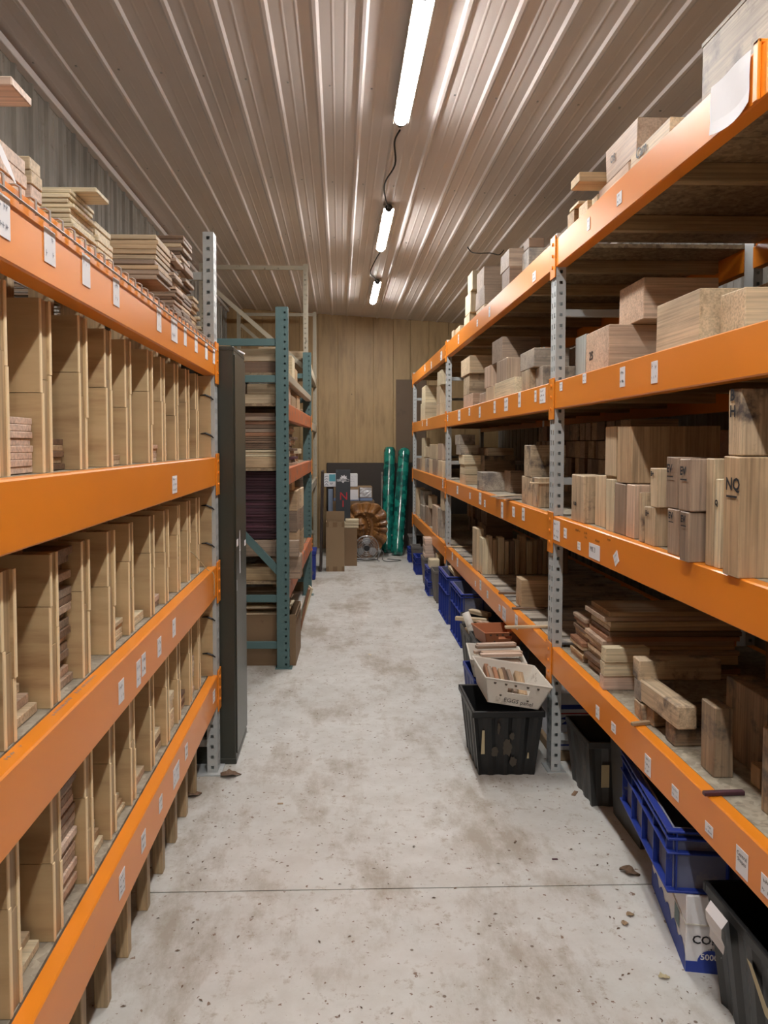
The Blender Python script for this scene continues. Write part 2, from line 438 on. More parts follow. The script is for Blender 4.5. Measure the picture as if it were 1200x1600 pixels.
# corrugated side walls
def ribwall(name, x, sgn):
    pr = []; y = YF
    while y < YB:
        for dy, dx in ((0, 0), (0.012, .02), (0.034, .02), (0.046, 0), (0.14, 0), (0.146, .005), (0.154, .005), (0.16, 0)):
            pr.append((x + sgn * dx, y + dy))
        y += 0.229
    pr.append((x, y)); n = len(pr); mb = MB()
    vs = [(a, b, 0) for a, b in pr] + [(a, b, 3.80) for a, b in pr]
    mb.add(vs, [(i, i + 1, n + i + 1, n + i) for i in range(n - 1)])
    mb.box(x - sgn * .06, x - sgn * .03, YF, YB, 0, 3.8)
    struct(mb.build(name, M['metalwall']))
ribwall('wall_left', XW0, 1)
ribwall('wall_right', XW1, -1)
mb = MB(); mb.box(XW0, XW0 + .05, YF, YB, ceil_z(XW0) - .07, ceil_z(XW0) - .025, 0, .004)
struct(mb.build('trim_1', M['ceiling']))
mb = MB(); mb.box(XW1 - .05, XW1, YF, YB, ceil_z(XW1) - .07, ceil_z(XW1) - .025, 0, .004)
struct(mb.build('trim_2', M['ceiling']))
# end wall: vertical pine boards, dark panel at the foot
mb = MB(); x = XW0; i = 0
while x < XW1:
    w = 0.262 + 0.02 * ((i * 7) % 3)
    mb.box(x + .0015, min(x + w, XW1) - .0015, YB, YB + .03, 0, 3.75, 0, .003)
    x += w; i += 1
mb.box(XW0, XW1, YB + .02, YB + .05, 0, 3.8, 0)
struct(mb.build('wall_back', M['pinewall']))
mb = MB(); mb.box(-0.2, XW1, YB - .03, YB - .002, 0, 1.315, 0, .003)
struct(mb.build('trim_3', M['skirt']))
mb = MB(); mb.box(.86, 1.32, YB - .028, YB - .002, 1.32, 2.585, 0, .003)
struct(mb.build('trim_4', M['hardboard']))
mb = MB(); mb.box(XW0, XW1, YF - .05, YF, 0, 3.8); struct(mb.build('wall_front', M['pinewall']))
# ================================================================ LED TUBES
def tube_light(y0, x, label):
    L = 1.30
    zc = ceil_z(x) - 0.045
    t_ = thing('led_tube_light', label, 'ceiling light', (x, y0, zc), 0, 'linked tube lights along the ceiling')
    a = MB(); pr = [(0.036 * math.cos(PI + k * PI / 10), 0.034 * math.sin(PI + k * PI / 10)) for k in range(11)]
    a.prism(pr, 'Y', 0.03, L - 0.03); a.build('diffuser', M['glow'], t_)
    b = MB(); b.box(-.046, .046, .01, L - .01, 0.001, 0.024, 0, .003); b.box(-.046, -.041, .01, L - .01, -.014, .002); b.box(.041, .046, .01, L - .01, -.014, .002); b.build('shielding_housing', M['whitetub'], t_)  # side lips added to keep direct tube light off the ceiling
    for yy in (0, L - .03):
        e = MB(); pr = [(0.030 * math.cos(k * PI / 8), 0.030 * math.sin(k * PI / 8)) for k in range(16)]
        e.prism(pr, 'Y', yy, yy + .03); e.tube([(0, yy + (-.05 if yy == 0 else .03), 0), (0, yy + (0 if yy == 0 else .08), 0)], .014, 10)
        e.build('end_cap', M['black'], t_)
    return t_
LB = ['', '', 'glowing tube light overhead behind the camera', 'longest looking glowing tube light, nearest on the ribbed ceiling',
      'middle one of the three glowing tube lights in view', 'smallest looking glowing tube light, nearest the pine wall']
LB[0] = 'tube light over the far end behind the camera'; LB[1] = 'tube light second behind the camera'
for (y0, x), lb in zip(TUBES, LB): tube_light(y0, x, lb)
def cord(pts, label, name='power_cord', mat='rubber', r=.006, cat='cable', group=None):
    P = [Vector(p) for p in pts]; out = []
    for i in range(len(P) - 1):
        p0 = P[max(i - 1, 0)]; p1 = P[i]; p2 = P[i + 1]; p3 = P[min(i + 2, len(P) - 1)]
        for k in range(6):
            u = k / 6
            out.append(0.5 * ((2 * p1) + (-p0 + p2) * u + (2 * p0 - 5 * p1 + 4 * p2 - p3) * u * u + (-p0 + 3 * p1 - 3 * p2 + p3) * u ** 3))
    out.append(P[-1])
    a = MB(); a.tube(out, r, 8); return tag(a.build(name, M[mat], smooth=True, centre=True), label, cat, group)
G = 'cables linking the tube lights'
cord([(.348, 1.80, 3.49), (.335, 2.2, 3.47), (.345, 2.8, 3.50), (.36, 3.24, 3.49)], 'black cable running into the near end of the first ceiling tube', group=G)
cord([(.362, 4.69, 3.48), (.345, 4.9, 3.49), (.37, 5.2, 3.46), (.33, 5.7, 3.50), (.36, 6.05, 3.49), (.395, 6.18, 3.48)], 'long wavy black cable between the first and middle ceiling tubes', group=G)
cord([(.397, 7.63, 3.48), (.36, 7.9, 3.46), (.33, 8.3, 3.44), (.38, 8.7, 3.47), (.44, 8.96, 3.48)], 'black cable sagging between the middle and last ceiling tubes', group=G)

# ================================================================ RACK PARTS
def post_mesh(x0, y0, z0, z1, wx, wy, aisle, pitch=.0508, slots=True):
    """hollow upright with real punched holes: square holes in the face towards the camera (-y), slots in the aisle face"""
    a = MB(); x1 = x0 + wx; y1 = y0 + wy
    nn = int((z1 - z0) / pitch)
    h = .0075; cx = (x0 + x1) / 2
    def facey(y):
        a.quad((x0, y, z0), (cx - h, y, z0), (cx - h, y, z1), (x0, y, z1))
        a.quad((cx + h, y, z0), (x1, y, z0), (x1, y, z1), (cx + h, y, z1))
        zz = z0
        for i in range(nn):
            c = z0 + (i + .5) * pitch
            a.quad((cx - h, y, zz), (cx + h, y, zz), (cx + h, y, c - h), (cx - h, y, c - h)); zz = c + h
        a.quad((cx - h, y, zz), (cx + h, y, zz), (cx + h, y, z1), (cx - h, y, z1))
    facey(y0); facey(y1)
    fx = x0 if aisle < 0 else x1; bx = x1 if aisle < 0 else x0
    a.quad((bx, y0, z0), (bx, y1, z0), (bx, y1, z1), (bx, y0, z1))
    a.quad((fx, y0, z0), (fx, y0 + wy * .22, z0), (fx, y0 + wy * .22, z1), (fx, y0, z1))
    a.quad((fx, y0 + wy * .34, z0), (fx, y0 + wy * .66, z0), (fx, y0 + wy * .66, z1), (fx, y0 + wy * .34, z1))
    a.quad((fx, y0 + wy * .78, z0), (fx, y1, z0), (fx, y1, z1), (fx, y0 + wy * .78, z1))
    for u in (.22, .66):
        zz = z0
        for i in range(nn):
            c = z0 + (i + .5) * pitch
            a.quad((fx, y0 + wy * u, zz), (fx, y0 + wy * (u + .12), zz), (fx, y0 + wy * (u + .12), c - .012), (fx, y0 + wy * u, c - .012)); zz = c + .012
        a.quad((fx, y0 + wy * u, zz), (fx, y0 + wy * (u + .12), zz), (fx, y0 + wy * (u + .12), z1), (fx, y0 + wy * u, z1))
    a.quad((x0, y0, z1), (x1, y0, z1), (x1, y1, z1), (x0, y1, z1))
    return a
def beam_mesh(xf, into, y0, y1, ztop, h, th=.05, mat=0):
    """step beam: face towards the aisle at xf, body reaching th in the direction 'into' (+1/-1); shelf step on the inside"""
    s = into
    pr = [(xf + s * .004, ztop - h), (xf, ztop - h + .004), (xf, ztop - .004), (xf + s * .004, ztop), (xf + s * (th - .012), ztop),
          (xf + s * (th - .012), ztop - .035), (xf + s * th, ztop - .035), (xf + s * th, ztop - h)]
    a = MB(); a.prism(pr, 'Y', y0, y1, mat); return a
def connector_mesh(xf, into, y0, wy, ztop, hh=.20, dz=.035):
    a = MB(); s = into
    a.box(xf - s * .006, xf, y0, y0 + wy, ztop + .018 - hh, ztop + .018, 0, .002)
    a.box(xf - s * .006, xf + s * .04, y0 + wy - .006, y0 + wy, ztop - hh + .018, ztop + .018, 0)
    for k in range(3):
        a.tube([(xf - s * .006, y0 + wy * .5, ztop - .02 - k * .055), (xf - s * .011, y0 + wy * .5, ztop - .02 - k * .055)], .008, 8)
    return a
SCR = random.Random(3)
def scribble(a, P, U, V, w, h, rows, mat, dense=.7):
    """rows of short pen / print strokes on a label of size w x h with lower left corner P"""
    for r in range(rows):
        v0 = h * (1 - (r + .78) / (rows + .25)); x_ = w * .12
        while x_ < w * .86:
            ww = w * SCR.uniform(.04, .12); hh = h / rows * SCR.uniform(.22, .42)
            if x_ + ww > w * .9: break
            if SCR.random() < dense:
                p = P + U * x_ + V * (v0 + SCR.uniform(-.03, .03) * h)
                sk = V * hh + U * SCR.uniform(-.02, .03) * w
                a.quad(p, p + U * ww * .35, p + U * ww * .35 + sk, p + sk, mat)
                a.quad(p + V * hh * .4, p + U * ww + V * hh * .4, p + U * ww + V * hh * .6, p + V * hh * .6, mat)
            x_ += ww * 1.35
def sticker(parent, x, c_y, c_z, w, h, nx, rows=2, ink=1, tilt=0.0, txt=None, dense=.7, dz=0.0012):
    """paper label on a plane x = const whose outside points to nx"""
    a = MB(); U0 = Vector((0, nx * -1.0, 0)) if nx < 0 else Vector((0, 1, 0))
    U0 = Vector((0, -1, 0)) if nx < 0 else Vector((0, 1, 0))
    V0 = Vector((0, 0, 1))
    U = U0 * math.cos(tilt) + V0 * math.sin(tilt); V = V0 * math.cos(tilt) - U0 * math.sin(tilt)
    N = Vector((nx, 0, 0)); C = Vector((x, c_y, c_z)) + N * .0006
    P = C - U * w / 2 - V * h / 2; T = N * dz
    a.add([P, P + U * w, P + U * w + V * h, P + V * h, P + T, P + U * w + T, P + U * w + V * h + T, P + V * h + T],
          [(4, 5, 6, 7), (0, 1, 5, 4), (1, 2, 6, 5), (2, 3, 7, 6), (3, 0, 4, 7), (3, 2, 1, 0)], 0)
    Q = P + N * (dz + .0004)
    if txt:
        for (tt, ux, uy, sz) in txt: a.text(tt, Q + U * w * ux + V * h * uy, U, V, sz, ink)
    elif rows: scribble(a, Q, U, V, w, h, rows, ink, dense)
    return a.build('paper_label', [M['paper'], M['ink'], M['greyink']], parent)

# ================================================================ RIGHT RACK
XR = 1.03; RZ = [2.575, 1.90, 1.255, 0.617]; RH = [.135, .132, .132, .135]; RD = 0.95
RP = [-0.12, 3.665, 7.40, 10.78]; PW = .085
rack = thing('pallet_rack', 'tall orange and galvanised pallet rack filling the right side of the aisle', 'storage rack', (XR, 0, 0))
def RB(o): o.location -= Vector((XR, 0, 0)); return o
tag(rack, None, None)
for k, py in enumerate(RP):
    RB(post_mesh(XR, py, 0.006, 2.60 if k else 2.60, .046, PW, -1).build('upright_post', M['galv'], rack))
    RB(post_mesh(XR + RD, py, 0.006, 2.60, .046, PW, 1).build('upright_post', M['galv'], rack))
    a = MB(); a.box(XR - .02, XR + .07, py - .015, py + PW + .015, 0, .006); a.box(XR + RD - .02, XR + RD + .07, py - .015, py + PW + .015, 0, .006)
    RB(a.build('foot_plate', M['galv'], rack))
    a = MB()
    for zz in (.16, 1.42, 2.23):
        a = MB(); a.box(XR + .046, XR + RD, py + .03, py + .055, zz - .018, zz + .018, 0, .003)
        RB(a.build('frame_brace', M['galv'], rack))
bays = [(RP[0] + PW, RP[1]), (RP[1] + PW, RP[2]), (RP[2] + PW, RP[3])]
rbeam = {}
for b, (y0, y1) in enumerate(bays):
    for l in range(4):
        bm = beam_mesh(XR - .002, 1, y0, y1, RZ[l], RH[l]).build('shelf_beam', M['orange'], rack); RB(bm)
        rbeam[(b, l)] = bm
        bb = beam_mesh(XR + RD + .046, -1, y0, y1, RZ[l], RH[l]).build('shelf_beam', M['orange'], rack); RB(bb)
        for yc in (y0 - PW, y1):
            if yc == y1 and b < 2: continue
            c = connector_mesh(XR - .002, 1, yc, PW, RZ[l]).build('beam_connector', M['orange'], bm)
        # decks
        z = RZ[l] - .0195
        dk = 'osb_dusty' if l >= 2 else 'osb'
        if b == 1 and l == 3:
            yy = y0 + .02; k = 0
            while yy < y1 - .06:
                w = .10 + .035 * ((k * 5) % 3)
                a = MB(); a.box(XR + .042, XR + RD, yy, min(yy + w, y1 - .01), z + .001, z + .014 + .005 * (k % 2), 0, .002)
                RB(a.build('deck_board', W('grey', 'X'), rack)); yy += w + .018 + .02 * (k % 3); k += 1
        else:
            yy = y0 + .005
            while yy < y1 - .02:
                w = min(1.22, y1 - .005 - yy)
                a = MB(); a.box(XR + .038, XR + RD + .004, yy, yy + w - .004, z, z + .019)
                RB(a.build('deck_panel', M[dk], rack)); yy += 1.22
        k = 0
        yy = y0 + .25
        while yy < y1:
            a = MB(); a.box(XR + .05, XR + RD - .004, yy, yy + .04, z - .065, z - .001, 0, .002)
            RB(a.build('cross_support', W('stud', 'X'), rack)); yy += .60
def rlabels(b, l, lst):
    for it in lst:
        px, py, w, h = it[:4]; kw = it[4] if len(it) > 4 else {}
        p = onX(px, py, XR - .002)
        o = sticker(rbeam[(b, l)], XR - .002, p.y, min(max(p.z, RZ[l] - RH[l] + h / 2 + .006), RZ[l] - h / 2 - .004) if not kw.pop('free', 0) else p.z, w, h, -1, **kw)
RB0 = rlabels
for (b, l, lst) in [
    (0, 0, [(968, 310, .05, .045), (920, 350, .035, .05)]),
    (1, 0, [(835, 432, .07, .05), (765, 487, .05, .07), (746, 505, .05, .05), (716.6, 530, .05, .08)]),
    (2, 0, [(689.6, 556, .12, .09), (674, 571.6, .08, .08), (664, 575, .08, .08)]),
    (0, 1, [(877, 604, .045, .04), (913.5, 591, .045, .04), (973, 589, .05, .072), (1023, 581.5, .05, .072)]),
    (1, 1, [(848, 618, .11, .075, dict(rows=3)), (837, 619, .04, .06), (812, 621, .06, .085), (791, 632, .10, .08), (773, 636, .06, .08), (749.7, 644, .06, .08), (733.5, 643.6, .06, .06), (717.7, 649, .12, .09), (699.5, 653, .06, .06)]),
    (2, 1, [(667, 660, .09, .08), (660, 662, .06, .06)]),
    (0, 2, [(870, 829, .105, .095, dict(rows=3)), (883.5, 833, .045, .045), (905, 853, .04, .034, dict(ink=2)), (929, 862, .13, .06, dict(txt=[('MK 3', .1, .45, .030)])), (963, 872.5, .045, .045, dict(tilt=.6, ink=2))]),
    (1, 2, [(715, 765.6, .08, .07), (734.6, 774.6, .05, .05), (750.4, 779, .09, .085), (757.6, 786.7, .05, .05), (784.8, 797, .06, .10), (802.6, 799.8, .06, .06), (817.9, 803.6, .06, .07)]),
    (2, 2, [(692, 754, .06, .09)]),
    (0, 3, [(934, 1112.6, .04, .05), (959, 1137, .045, .035), (1012.6, 1196, .05, .065, dict(rows=3)), (1055.6, 1239, .048, .038, dict(ink=2)), (1108.5, 1295.8, .045, .030), (1160, 1348, .058, .068, dict(txt=[('Central', .08, .68, .016), ('Shapes', .14, .46, .015)])), (1197, 1385, .04, .05)]),
    (1, 3, [(788, 959, .10, .08, dict(ink=2)), (807, 971.7, .07, .08), (781, 950, .05, .04), (762, 929, .05, .05), (751, 914.5, .06, .07), (743, 912, .04, .04), (715, 879, .07, .07), (707, 867, .07, .07)]),
]: rlabels(b, l, lst)
for it in [c for bm in rbeam.values() for c in bm.children if c.name.startswith('paper_label') or c.name.startswith('beam_connector')]:
    it.location -= Vector((0, 0, 0))
# pen writing straight on the beam below the middle shelf
a = MB(); U = Vector((0, -1, 0)); V = Vector((0, 0, 1))
for (px, py, w) in ((898, 833, .09), (912, 838, .05), (913, 845, .04), (929, 850, .07), (948, 849, .05)):
    p = onX(px, py, XR - .0032); scribble(a, p, U, V, w, .03, 1, 0, .9)
a.build('pen_writing', M['ink'], rbeam[(0, 2)])
# large sheet of paper hanging on the top beam
p0, p1 = onX(1176, 100, XR - .004), onX(1122, 150, XR - .004)
a = MB(); n = 8
for i in range(n):
    for j in range(4):
        def q(i, j):
            y = p0.y + (p1.y + .03 - p0.y) * i / n; zt = RZ[0] + .004; zb = RZ[0] - RH[0] + .012 - .02 * math.sin(i / n * 3)
            return (XR - .0085 - .003 * math.sin(j / 4 * 3 + i * .8) - (.004 if j == 4 else 0), y, zb + (zt - zb) * (1 - j / 4))
        a.quad(q(i, j), q(i + 1, j), q(i + 1, j + 1), q(i, j + 1))
a.build('paper_sheet', M['paper'], rbeam[(0, 0)], smooth=True)
p = onX(1180, 125, XR - .002)
a = MB(); a.box(XR - .012, XR - .002, p.y - .03, p.y - .005, RZ[0] - RH[0] - .002, RZ[0] + .012, 0, .003); a.box(XR - .012, XR + .03, p.y - .03, p.y - .005, RZ[0], RZ[0] + .012, 0, .003)
a.build('steel_clip', M['orange'], rbeam[(0, 0)])

# ================================================================ BLOCKS ON THE RIGHT RACK
placed = []
def try_trim(bb):
    """pull neighbouring blocks apart where their surveyed faces run into each other"""
    for o in placed:
        ov = [min(bb[2 * a + 1], o[2 * a + 1]) - max(bb[2 * a], o[2 * a]) for a in range(3)]
        if min(ov) <= 0.0005: continue
        a = min(range(3), key=lambda q: ov[q])
        if a == 2 and ov[2] < .03:
            if bb[4] + bb[5] > o[4] + o[5]: bb[4] = o[5] + .0005
            else: bb[5] = o[4] - .0005
            continue
        a = 1 if ov[1] < .6 * (bb[3] - bb[2]) else (0 if bb[0] > o[0] else 1)
        if a == 1:
            if bb[2] + bb[3] > o[2] + o[3]: bb[2] = max(bb[2], o[3] + .001)
            else: bb[3] = min(bb[3], o[2] - .001)
        else: bb[0] = max(bb[0], o[1] + .001)
    return bb
TINT = {'pale': 'pale', 'cream': 'cream', 'pink': 'pinkish', 'rose': 'rosy', 'tan': 'tan', 'brown': 'dark brown', 'mauve': 'greyish brown', 'grey': 'grey weathered',
        'spalt': 'black-streaked', 'bark': 'rough dark', 'purple': 'purple', 'wax': 'grey-green wax-coated', 'cherry': 'reddish', 'stud': 'yellowish'}
SHELF = ['top shelf', 'second shelf', 'third shelf', 'lowest shelf']
BAY = ['nearest bay', 'middle bay', 'far bay']
used_labels = {}
def uniq(lb):
    n = used_labels.get(lb, 0); used_labels[lb] = n + 1
    return lb if n == 0 else None
def block_mesh(bb, kind, axis, rough=.004):
    a = MB(); R = random.Random(int(bb[0] * 1e4) ^ int(bb[2] * 1e4))
    a.box(*bb, 0, .0012 + R.random() * .002)
    cx, cy, cz = (bb[0] + bb[1]) / 2, (bb[2] + bb[3]) / 2, (bb[4] + bb[5]) / 2
    j = [[R.uniform(-rough, rough) for _ in range(3)] for _ in range(8)]
    out = []
    for p in a.v:
        k = (p[0] > cx) * 4 + (p[1] > cy) * 2 + (p[2] > cz)
        dz = -abs(j[k][2]) if p[2] > cz else 0
        sg = [1 if p[i] > c else -1 for i, c in enumerate((cx, cy))]
        out.append((p[0] - sg[0] * abs(j[k][0]), p[1] - sg[1] * abs(j[k][1]), p[2] + dz))
    a.v = out
    return a
pending = []
def shelf_blocks(b, l, specs, base_z=None):
    """specs: (key, px far, px near, py top, py bottom, on, X or None, depth, kind, axis, note). Front face towards the aisle."""
    zsh = RZ[l] + .0004
    info = {}
    for sp in specs:
        key, pf, pn, pt, pb, on, X, L, kind, axis, note = sp
        if on is None and X is None:
            q = onZ(pn, pb, zsh); X = max(q.x, XR - .035)
        if on is not None and X is None: X = info[on][0]
        yn = onX(pn, pt, X).y; yf = onX(pf, pt, X).y
        zt = onX(pn, pt, X).z
        zb = zsh if on is None else info[on][5] + .0006
        yf = min(yf, RP[b + 1] - .006); yn = max(yn, RP[b] + PW + .006)
        bb = [X, X + L, yn, yf, zb, max(zt, zb + .012)]
        bb = try_trim(bb)
        if bb[3] - bb[2] < .012 or bb[5] - bb[4] < .008 or bb[1] - bb[0] < .02: print('drop', b, l, key, bb); continue
        placed.append(bb); info[key] = bb
        pending.append((b, l, key, bb, kind, axis, note, on))
    return info
N_ = None
# nearest bay, third shelf (pens marked blocks)
shelf_blocks(0, 2, [
 ('a', 893, 912.7, 743, 819, N_, N_, .16, 'spalt', 'Z', 'dark-edged'),
 ('b', 929, 946, 743, 826, N_, N_, .20, 'pale', 'Z', 'plain'),
 ('b2', 946, 958, 749, 832, N_, N_, .20, 'cream', 'Z', 'narrow'),
 ('c', 945, 962.5, 665, 748.6, 'b', N_, .10, 'pale', 'Z', 'upright'),
 ('e', 960, 977, 755.6, 838, N_, N_, .24, 'mauve', 'Z', 'squat'),
 ('e2', 977.5, 991, 757, 843, N_, N_, .24, 'pink', 'Z', 'squat'),
 ('d', 964.6, 984.7, 664.6, 755, 'e', N_, .34, 'tan', 'Z', 'large square'),
 ('f', 997.3, 1004, 769, 848, N_, N_, .07, 'spalt', 'Z', 'thin'),
 ('h', 1006, 1023, 793, 854.7, N_, N_, .10, 'pale', 'Z', 'pen-marked'),
 ('g', 1015, 1028, 732, 793, 'h', N_, .10, 'pale', 'Z', 'pen-marked'),
 ('k', 1042, 1059.4, 796, 870, N_, N_, .12, 'mauve', 'Z', 'pen-marked'),
 ('m', 1061.5, 1076, 800, 879.8, N_, N_, .14, 'mauve', 'Z', 'pen-marked'),
 ('i', 1039.6, 1057.7, 714, 793, 'k', N_, .12, 'mauve', 'Z', 'pen-marked'),
 ('j', 1060, 1079, 716, 799, 'm', N_, .14, 'mauve', 'Z', 'pen-marked'),
 ('n', 1102, 1114, 715.6, 887, N_, N_, .10, 'pale', 'Z', 'tall thin'),
 ('q', 1115.5, 1126, 747.7, 890, N_, N_, .12, 'cream', 'Z', 'pen-marked'),
 ('z', 1131, 1156, 712.7, 915.4, N_, XR - .012, .26, 'tan', 'Z', 'huge rough-sawn'),
 ('y', 1138, 1159, 604.8, 712.7, 'z', XR + .01, .24, 'spalt', 'Z', 'huge rough-sawn'),
])
# nearest bay, lowest shelf
def board_stack(b, name_note, x0, x1, y0, y1, z0, z1, n, kind, axis='X', jit=.012, pend=True, where='', group=None, cat='board', kinds=None, seed=1, tilt=0):
    """a pile of loose boards, every board its own object"""
    R = random.Random(seed); h = (z1 - z0) / n; out = []
    base = {}
    for i in range(n):
        kk = kinds[i % len(kinds)] if kinds else kind
        dx, dy = R.uniform(-jit, jit), R.uniform(-jit * .5, jit * .5)
        if kk in base:
            o = base[kk].copy(); COL.objects.link(o)
        else:
            a = MB(); a.box(-(x1 - x0) / 2, (x1 - x0) / 2, -(y1 - y0) / 2, (y1 - y0) / 2, 0.0004, h - .0004, 0, min(.0015, h * .2))
            o = a.build(name_note, W(kk, axis)); base[kk] = o
        o.location = ((x0 + x1) / 2 + dx, (y0 + y1) / 2 + dy, z0 + i * h)
        o.rotation_euler = (0, 0, R.uniform(-tilt, tilt))
        k = n - i
        pos = 'topmost' if k == 1 else ('bottom' if i == 0 else ORD[min(k - 1, 29)] + ' from the top')
        tag(o, f"{TINT[kk]} board, {pos} {where}", cat, group)
        out.append(o)
    return out
z4 = RZ[3] + .0004
board_stack(0, 'loose_board', 1.10, 1.60, 3.395, 3.575, z4, z4 + .195, 11, 'tan', kinds=['mauve', 'tan', 'brown', 'pale', 'cherry'], jit=.02, where='in the small pile beside the post', group='boards in the small pile beside the post', seed=4)
board_stack(0, 'loose_board', 1.105, 1.66, 3.13, 3.37, z4, z4 + .285, 14, 'pale', kinds=['pink', 'cherry', 'brown', 'pale', 'pale', 'pink', 'tan'], jit=.018, where='in the tall pile, right rack', group='boards in the tall pile on the lowest shelf', seed=5, tilt=.02)
shelf_blocks(0, 3, [
 ('a', 935, 943, 1057, 1079, N_, N_, .20, 'rose', 'X', 'smooth square'),
 ('b', 937, 944, 1035, 1057, 'a', N_, .19, 'cream', 'X', 'smooth square'),
 ('c', 938, 946, 1013, 1035, 'b', N_, .18, 'cream', 'X', 'smooth square'),
 ('d', 990, 1003, 1100, 1128, N_, N_, .14, 'spalt', 'X', 'weathered'),
 ('e', 989, 1001, 1066, 1100, 'd', N_, .13, 'grey', 'X', 'weathered'),
 ('f', 987, 999, 1032, 1066, 'e', N_, .30, 'spalt', 'X', 'mossy'),
 ('g', 1094, 1117, 1106, 1218, N_, N_, .06, 'bark', 'Z', 'upright plank-like'),
 ('h', 1133, 1197, 1092, 1292, N_, 1.235, .09, 'bark', 'Z', 'huge upright slab-like'),
 ('i', 1172, 1187, 1200, 1250, N_, 1.19, .08, 'tan', 'Z', 'short'),
 ('j', 1189, 1215, 1150, 1335, N_, 1.13, .07, 'bark', 'Z', 'tall upright'),
])
# back row of the nearest bay, dim behind the front blocks
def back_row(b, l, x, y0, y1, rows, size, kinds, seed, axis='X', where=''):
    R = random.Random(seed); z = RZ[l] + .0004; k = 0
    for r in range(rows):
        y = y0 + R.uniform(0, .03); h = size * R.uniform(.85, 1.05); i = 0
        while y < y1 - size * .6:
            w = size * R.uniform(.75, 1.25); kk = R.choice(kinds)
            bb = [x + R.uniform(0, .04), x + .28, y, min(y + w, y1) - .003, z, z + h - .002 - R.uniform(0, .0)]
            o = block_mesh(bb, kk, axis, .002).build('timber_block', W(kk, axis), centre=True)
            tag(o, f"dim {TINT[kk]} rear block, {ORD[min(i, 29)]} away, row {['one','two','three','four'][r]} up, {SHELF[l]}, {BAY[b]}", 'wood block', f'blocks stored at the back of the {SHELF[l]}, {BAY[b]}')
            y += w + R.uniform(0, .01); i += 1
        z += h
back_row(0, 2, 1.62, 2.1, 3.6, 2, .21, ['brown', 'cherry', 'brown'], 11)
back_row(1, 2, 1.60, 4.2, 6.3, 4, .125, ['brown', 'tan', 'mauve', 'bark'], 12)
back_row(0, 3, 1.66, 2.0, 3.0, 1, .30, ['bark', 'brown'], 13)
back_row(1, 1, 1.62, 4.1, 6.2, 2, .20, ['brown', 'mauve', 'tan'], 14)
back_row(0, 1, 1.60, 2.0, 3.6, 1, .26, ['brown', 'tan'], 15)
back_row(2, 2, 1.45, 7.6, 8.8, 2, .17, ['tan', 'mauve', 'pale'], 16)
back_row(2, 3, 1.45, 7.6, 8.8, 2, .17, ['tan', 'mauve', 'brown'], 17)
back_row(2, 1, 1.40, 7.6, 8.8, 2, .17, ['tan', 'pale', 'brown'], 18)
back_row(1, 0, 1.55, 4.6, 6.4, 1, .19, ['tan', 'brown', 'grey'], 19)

# nearest bay, second shelf
shelf_blocks(0, 1, [
 ('a', 881, 914.6, 521, 0, N_, 1.12, .05, 'wax', 'Z', 'flat'),
 ('b', 915.5, 952, 505.6, 0, N_, 1.09, .22, 'pink', 'X', 'large'),
 ('b3', 963, 985, 505, 0, N_, 1.34, .20, 'cherry', 'X', 'half hidden'),
 ('c', 967, 1005.7, 432, 0, 'b', 1.18, .30, 'pink', 'X', 'large upper'),
 ('d', 1025.7, 1092.4, 448, 0, N_, 1.09, .26, 'pale', 'Y', 'largest pale'),
 ('e', 1125, 1165, 446, 0, N_, 1.13, .20, 'pale', 'X', 'pale square'),
 ('f', 1148, 1200, 440, 0, N_, 1.42, .16, 'tan', 'X', 'rear'),
])
# nearest bay, top shelf
shelf_blocks(0, 0, [
 ('g0', 935, 982, 251, 0, N_, 1.07, .20, 'pink', 'Y', 'long low'),
 ('g', 947, 996, 181.4, 0, 'g0', 1.075, .20, 'pink', 'Y', 'speckled'),
 ('h', 985, 1046, 181.5, 0, N_, 1.045, .20, 'pale', 'Y', 'pencil-marked'),
 ('k', 886, 896, 326, 0, N_, 1.06, .10, 'tan', 'X', 'small'),
 ('k2', 889, 903, 312, 0, 'k', 1.06, .10, 'pale', 'X', 'small'),
 ('k3', 904, 917, 311, 0, N_, 1.07, .10, 'pale', 'X', 'small'),
 ('k4', 918, 933, 303, 0, N_, 1.09, .10, 'cream', 'X', 'small'),
])
shelf_blocks(1, 0, [
 ('a', 724.5, 733, 489, 0, N_, 1.08, .12, 'cream', 'Z', 'stacked'),
 ('b', 726.8, 735, 455, 0, 'a', 1.08, .12, 'cream', 'Z', 'stacked'),
 ('c', 730.6, 738, 422, 0, 'b', 1.08, .10, 'cream', 'Z', 'stacked'),
 ('d', 744, 757, 474, 0, N_, 1.07, .20, 'pale', 'X', 'square'),
 ('e', 743, 757, 444, 0, 'd', 1.07, .20, 'mauve', 'X', 'square'),
 ('f', 745, 756, 415, 0, 'e', 1.08, .20, 'mauve', 'X', 'square'),
 ('g', 784, 796, 415, 0, N_, 1.10, .20, 'brown', 'X', 'shadowed'),
 ('h', 782, 795, 387, 0, 'g', 1.10, .20, 'mauve', 'X', 'square'),
 ('i', 815, 826, 386, 0, N_, 1.16, .24, 'grey', 'X', 'dark'),
 ('j', 818, 826, 371, 0, 'i', 1.16, .10, 'brown', 'X', 'small dark'),
 ('l', 703, 708, 515, 0, N_, 1.07, .08, 'pale', 'Z', 'small'),
 ('m', 710, 718, 508, 0, N_, 1.09, .08, 'pale', 'Z', 'low'),
])
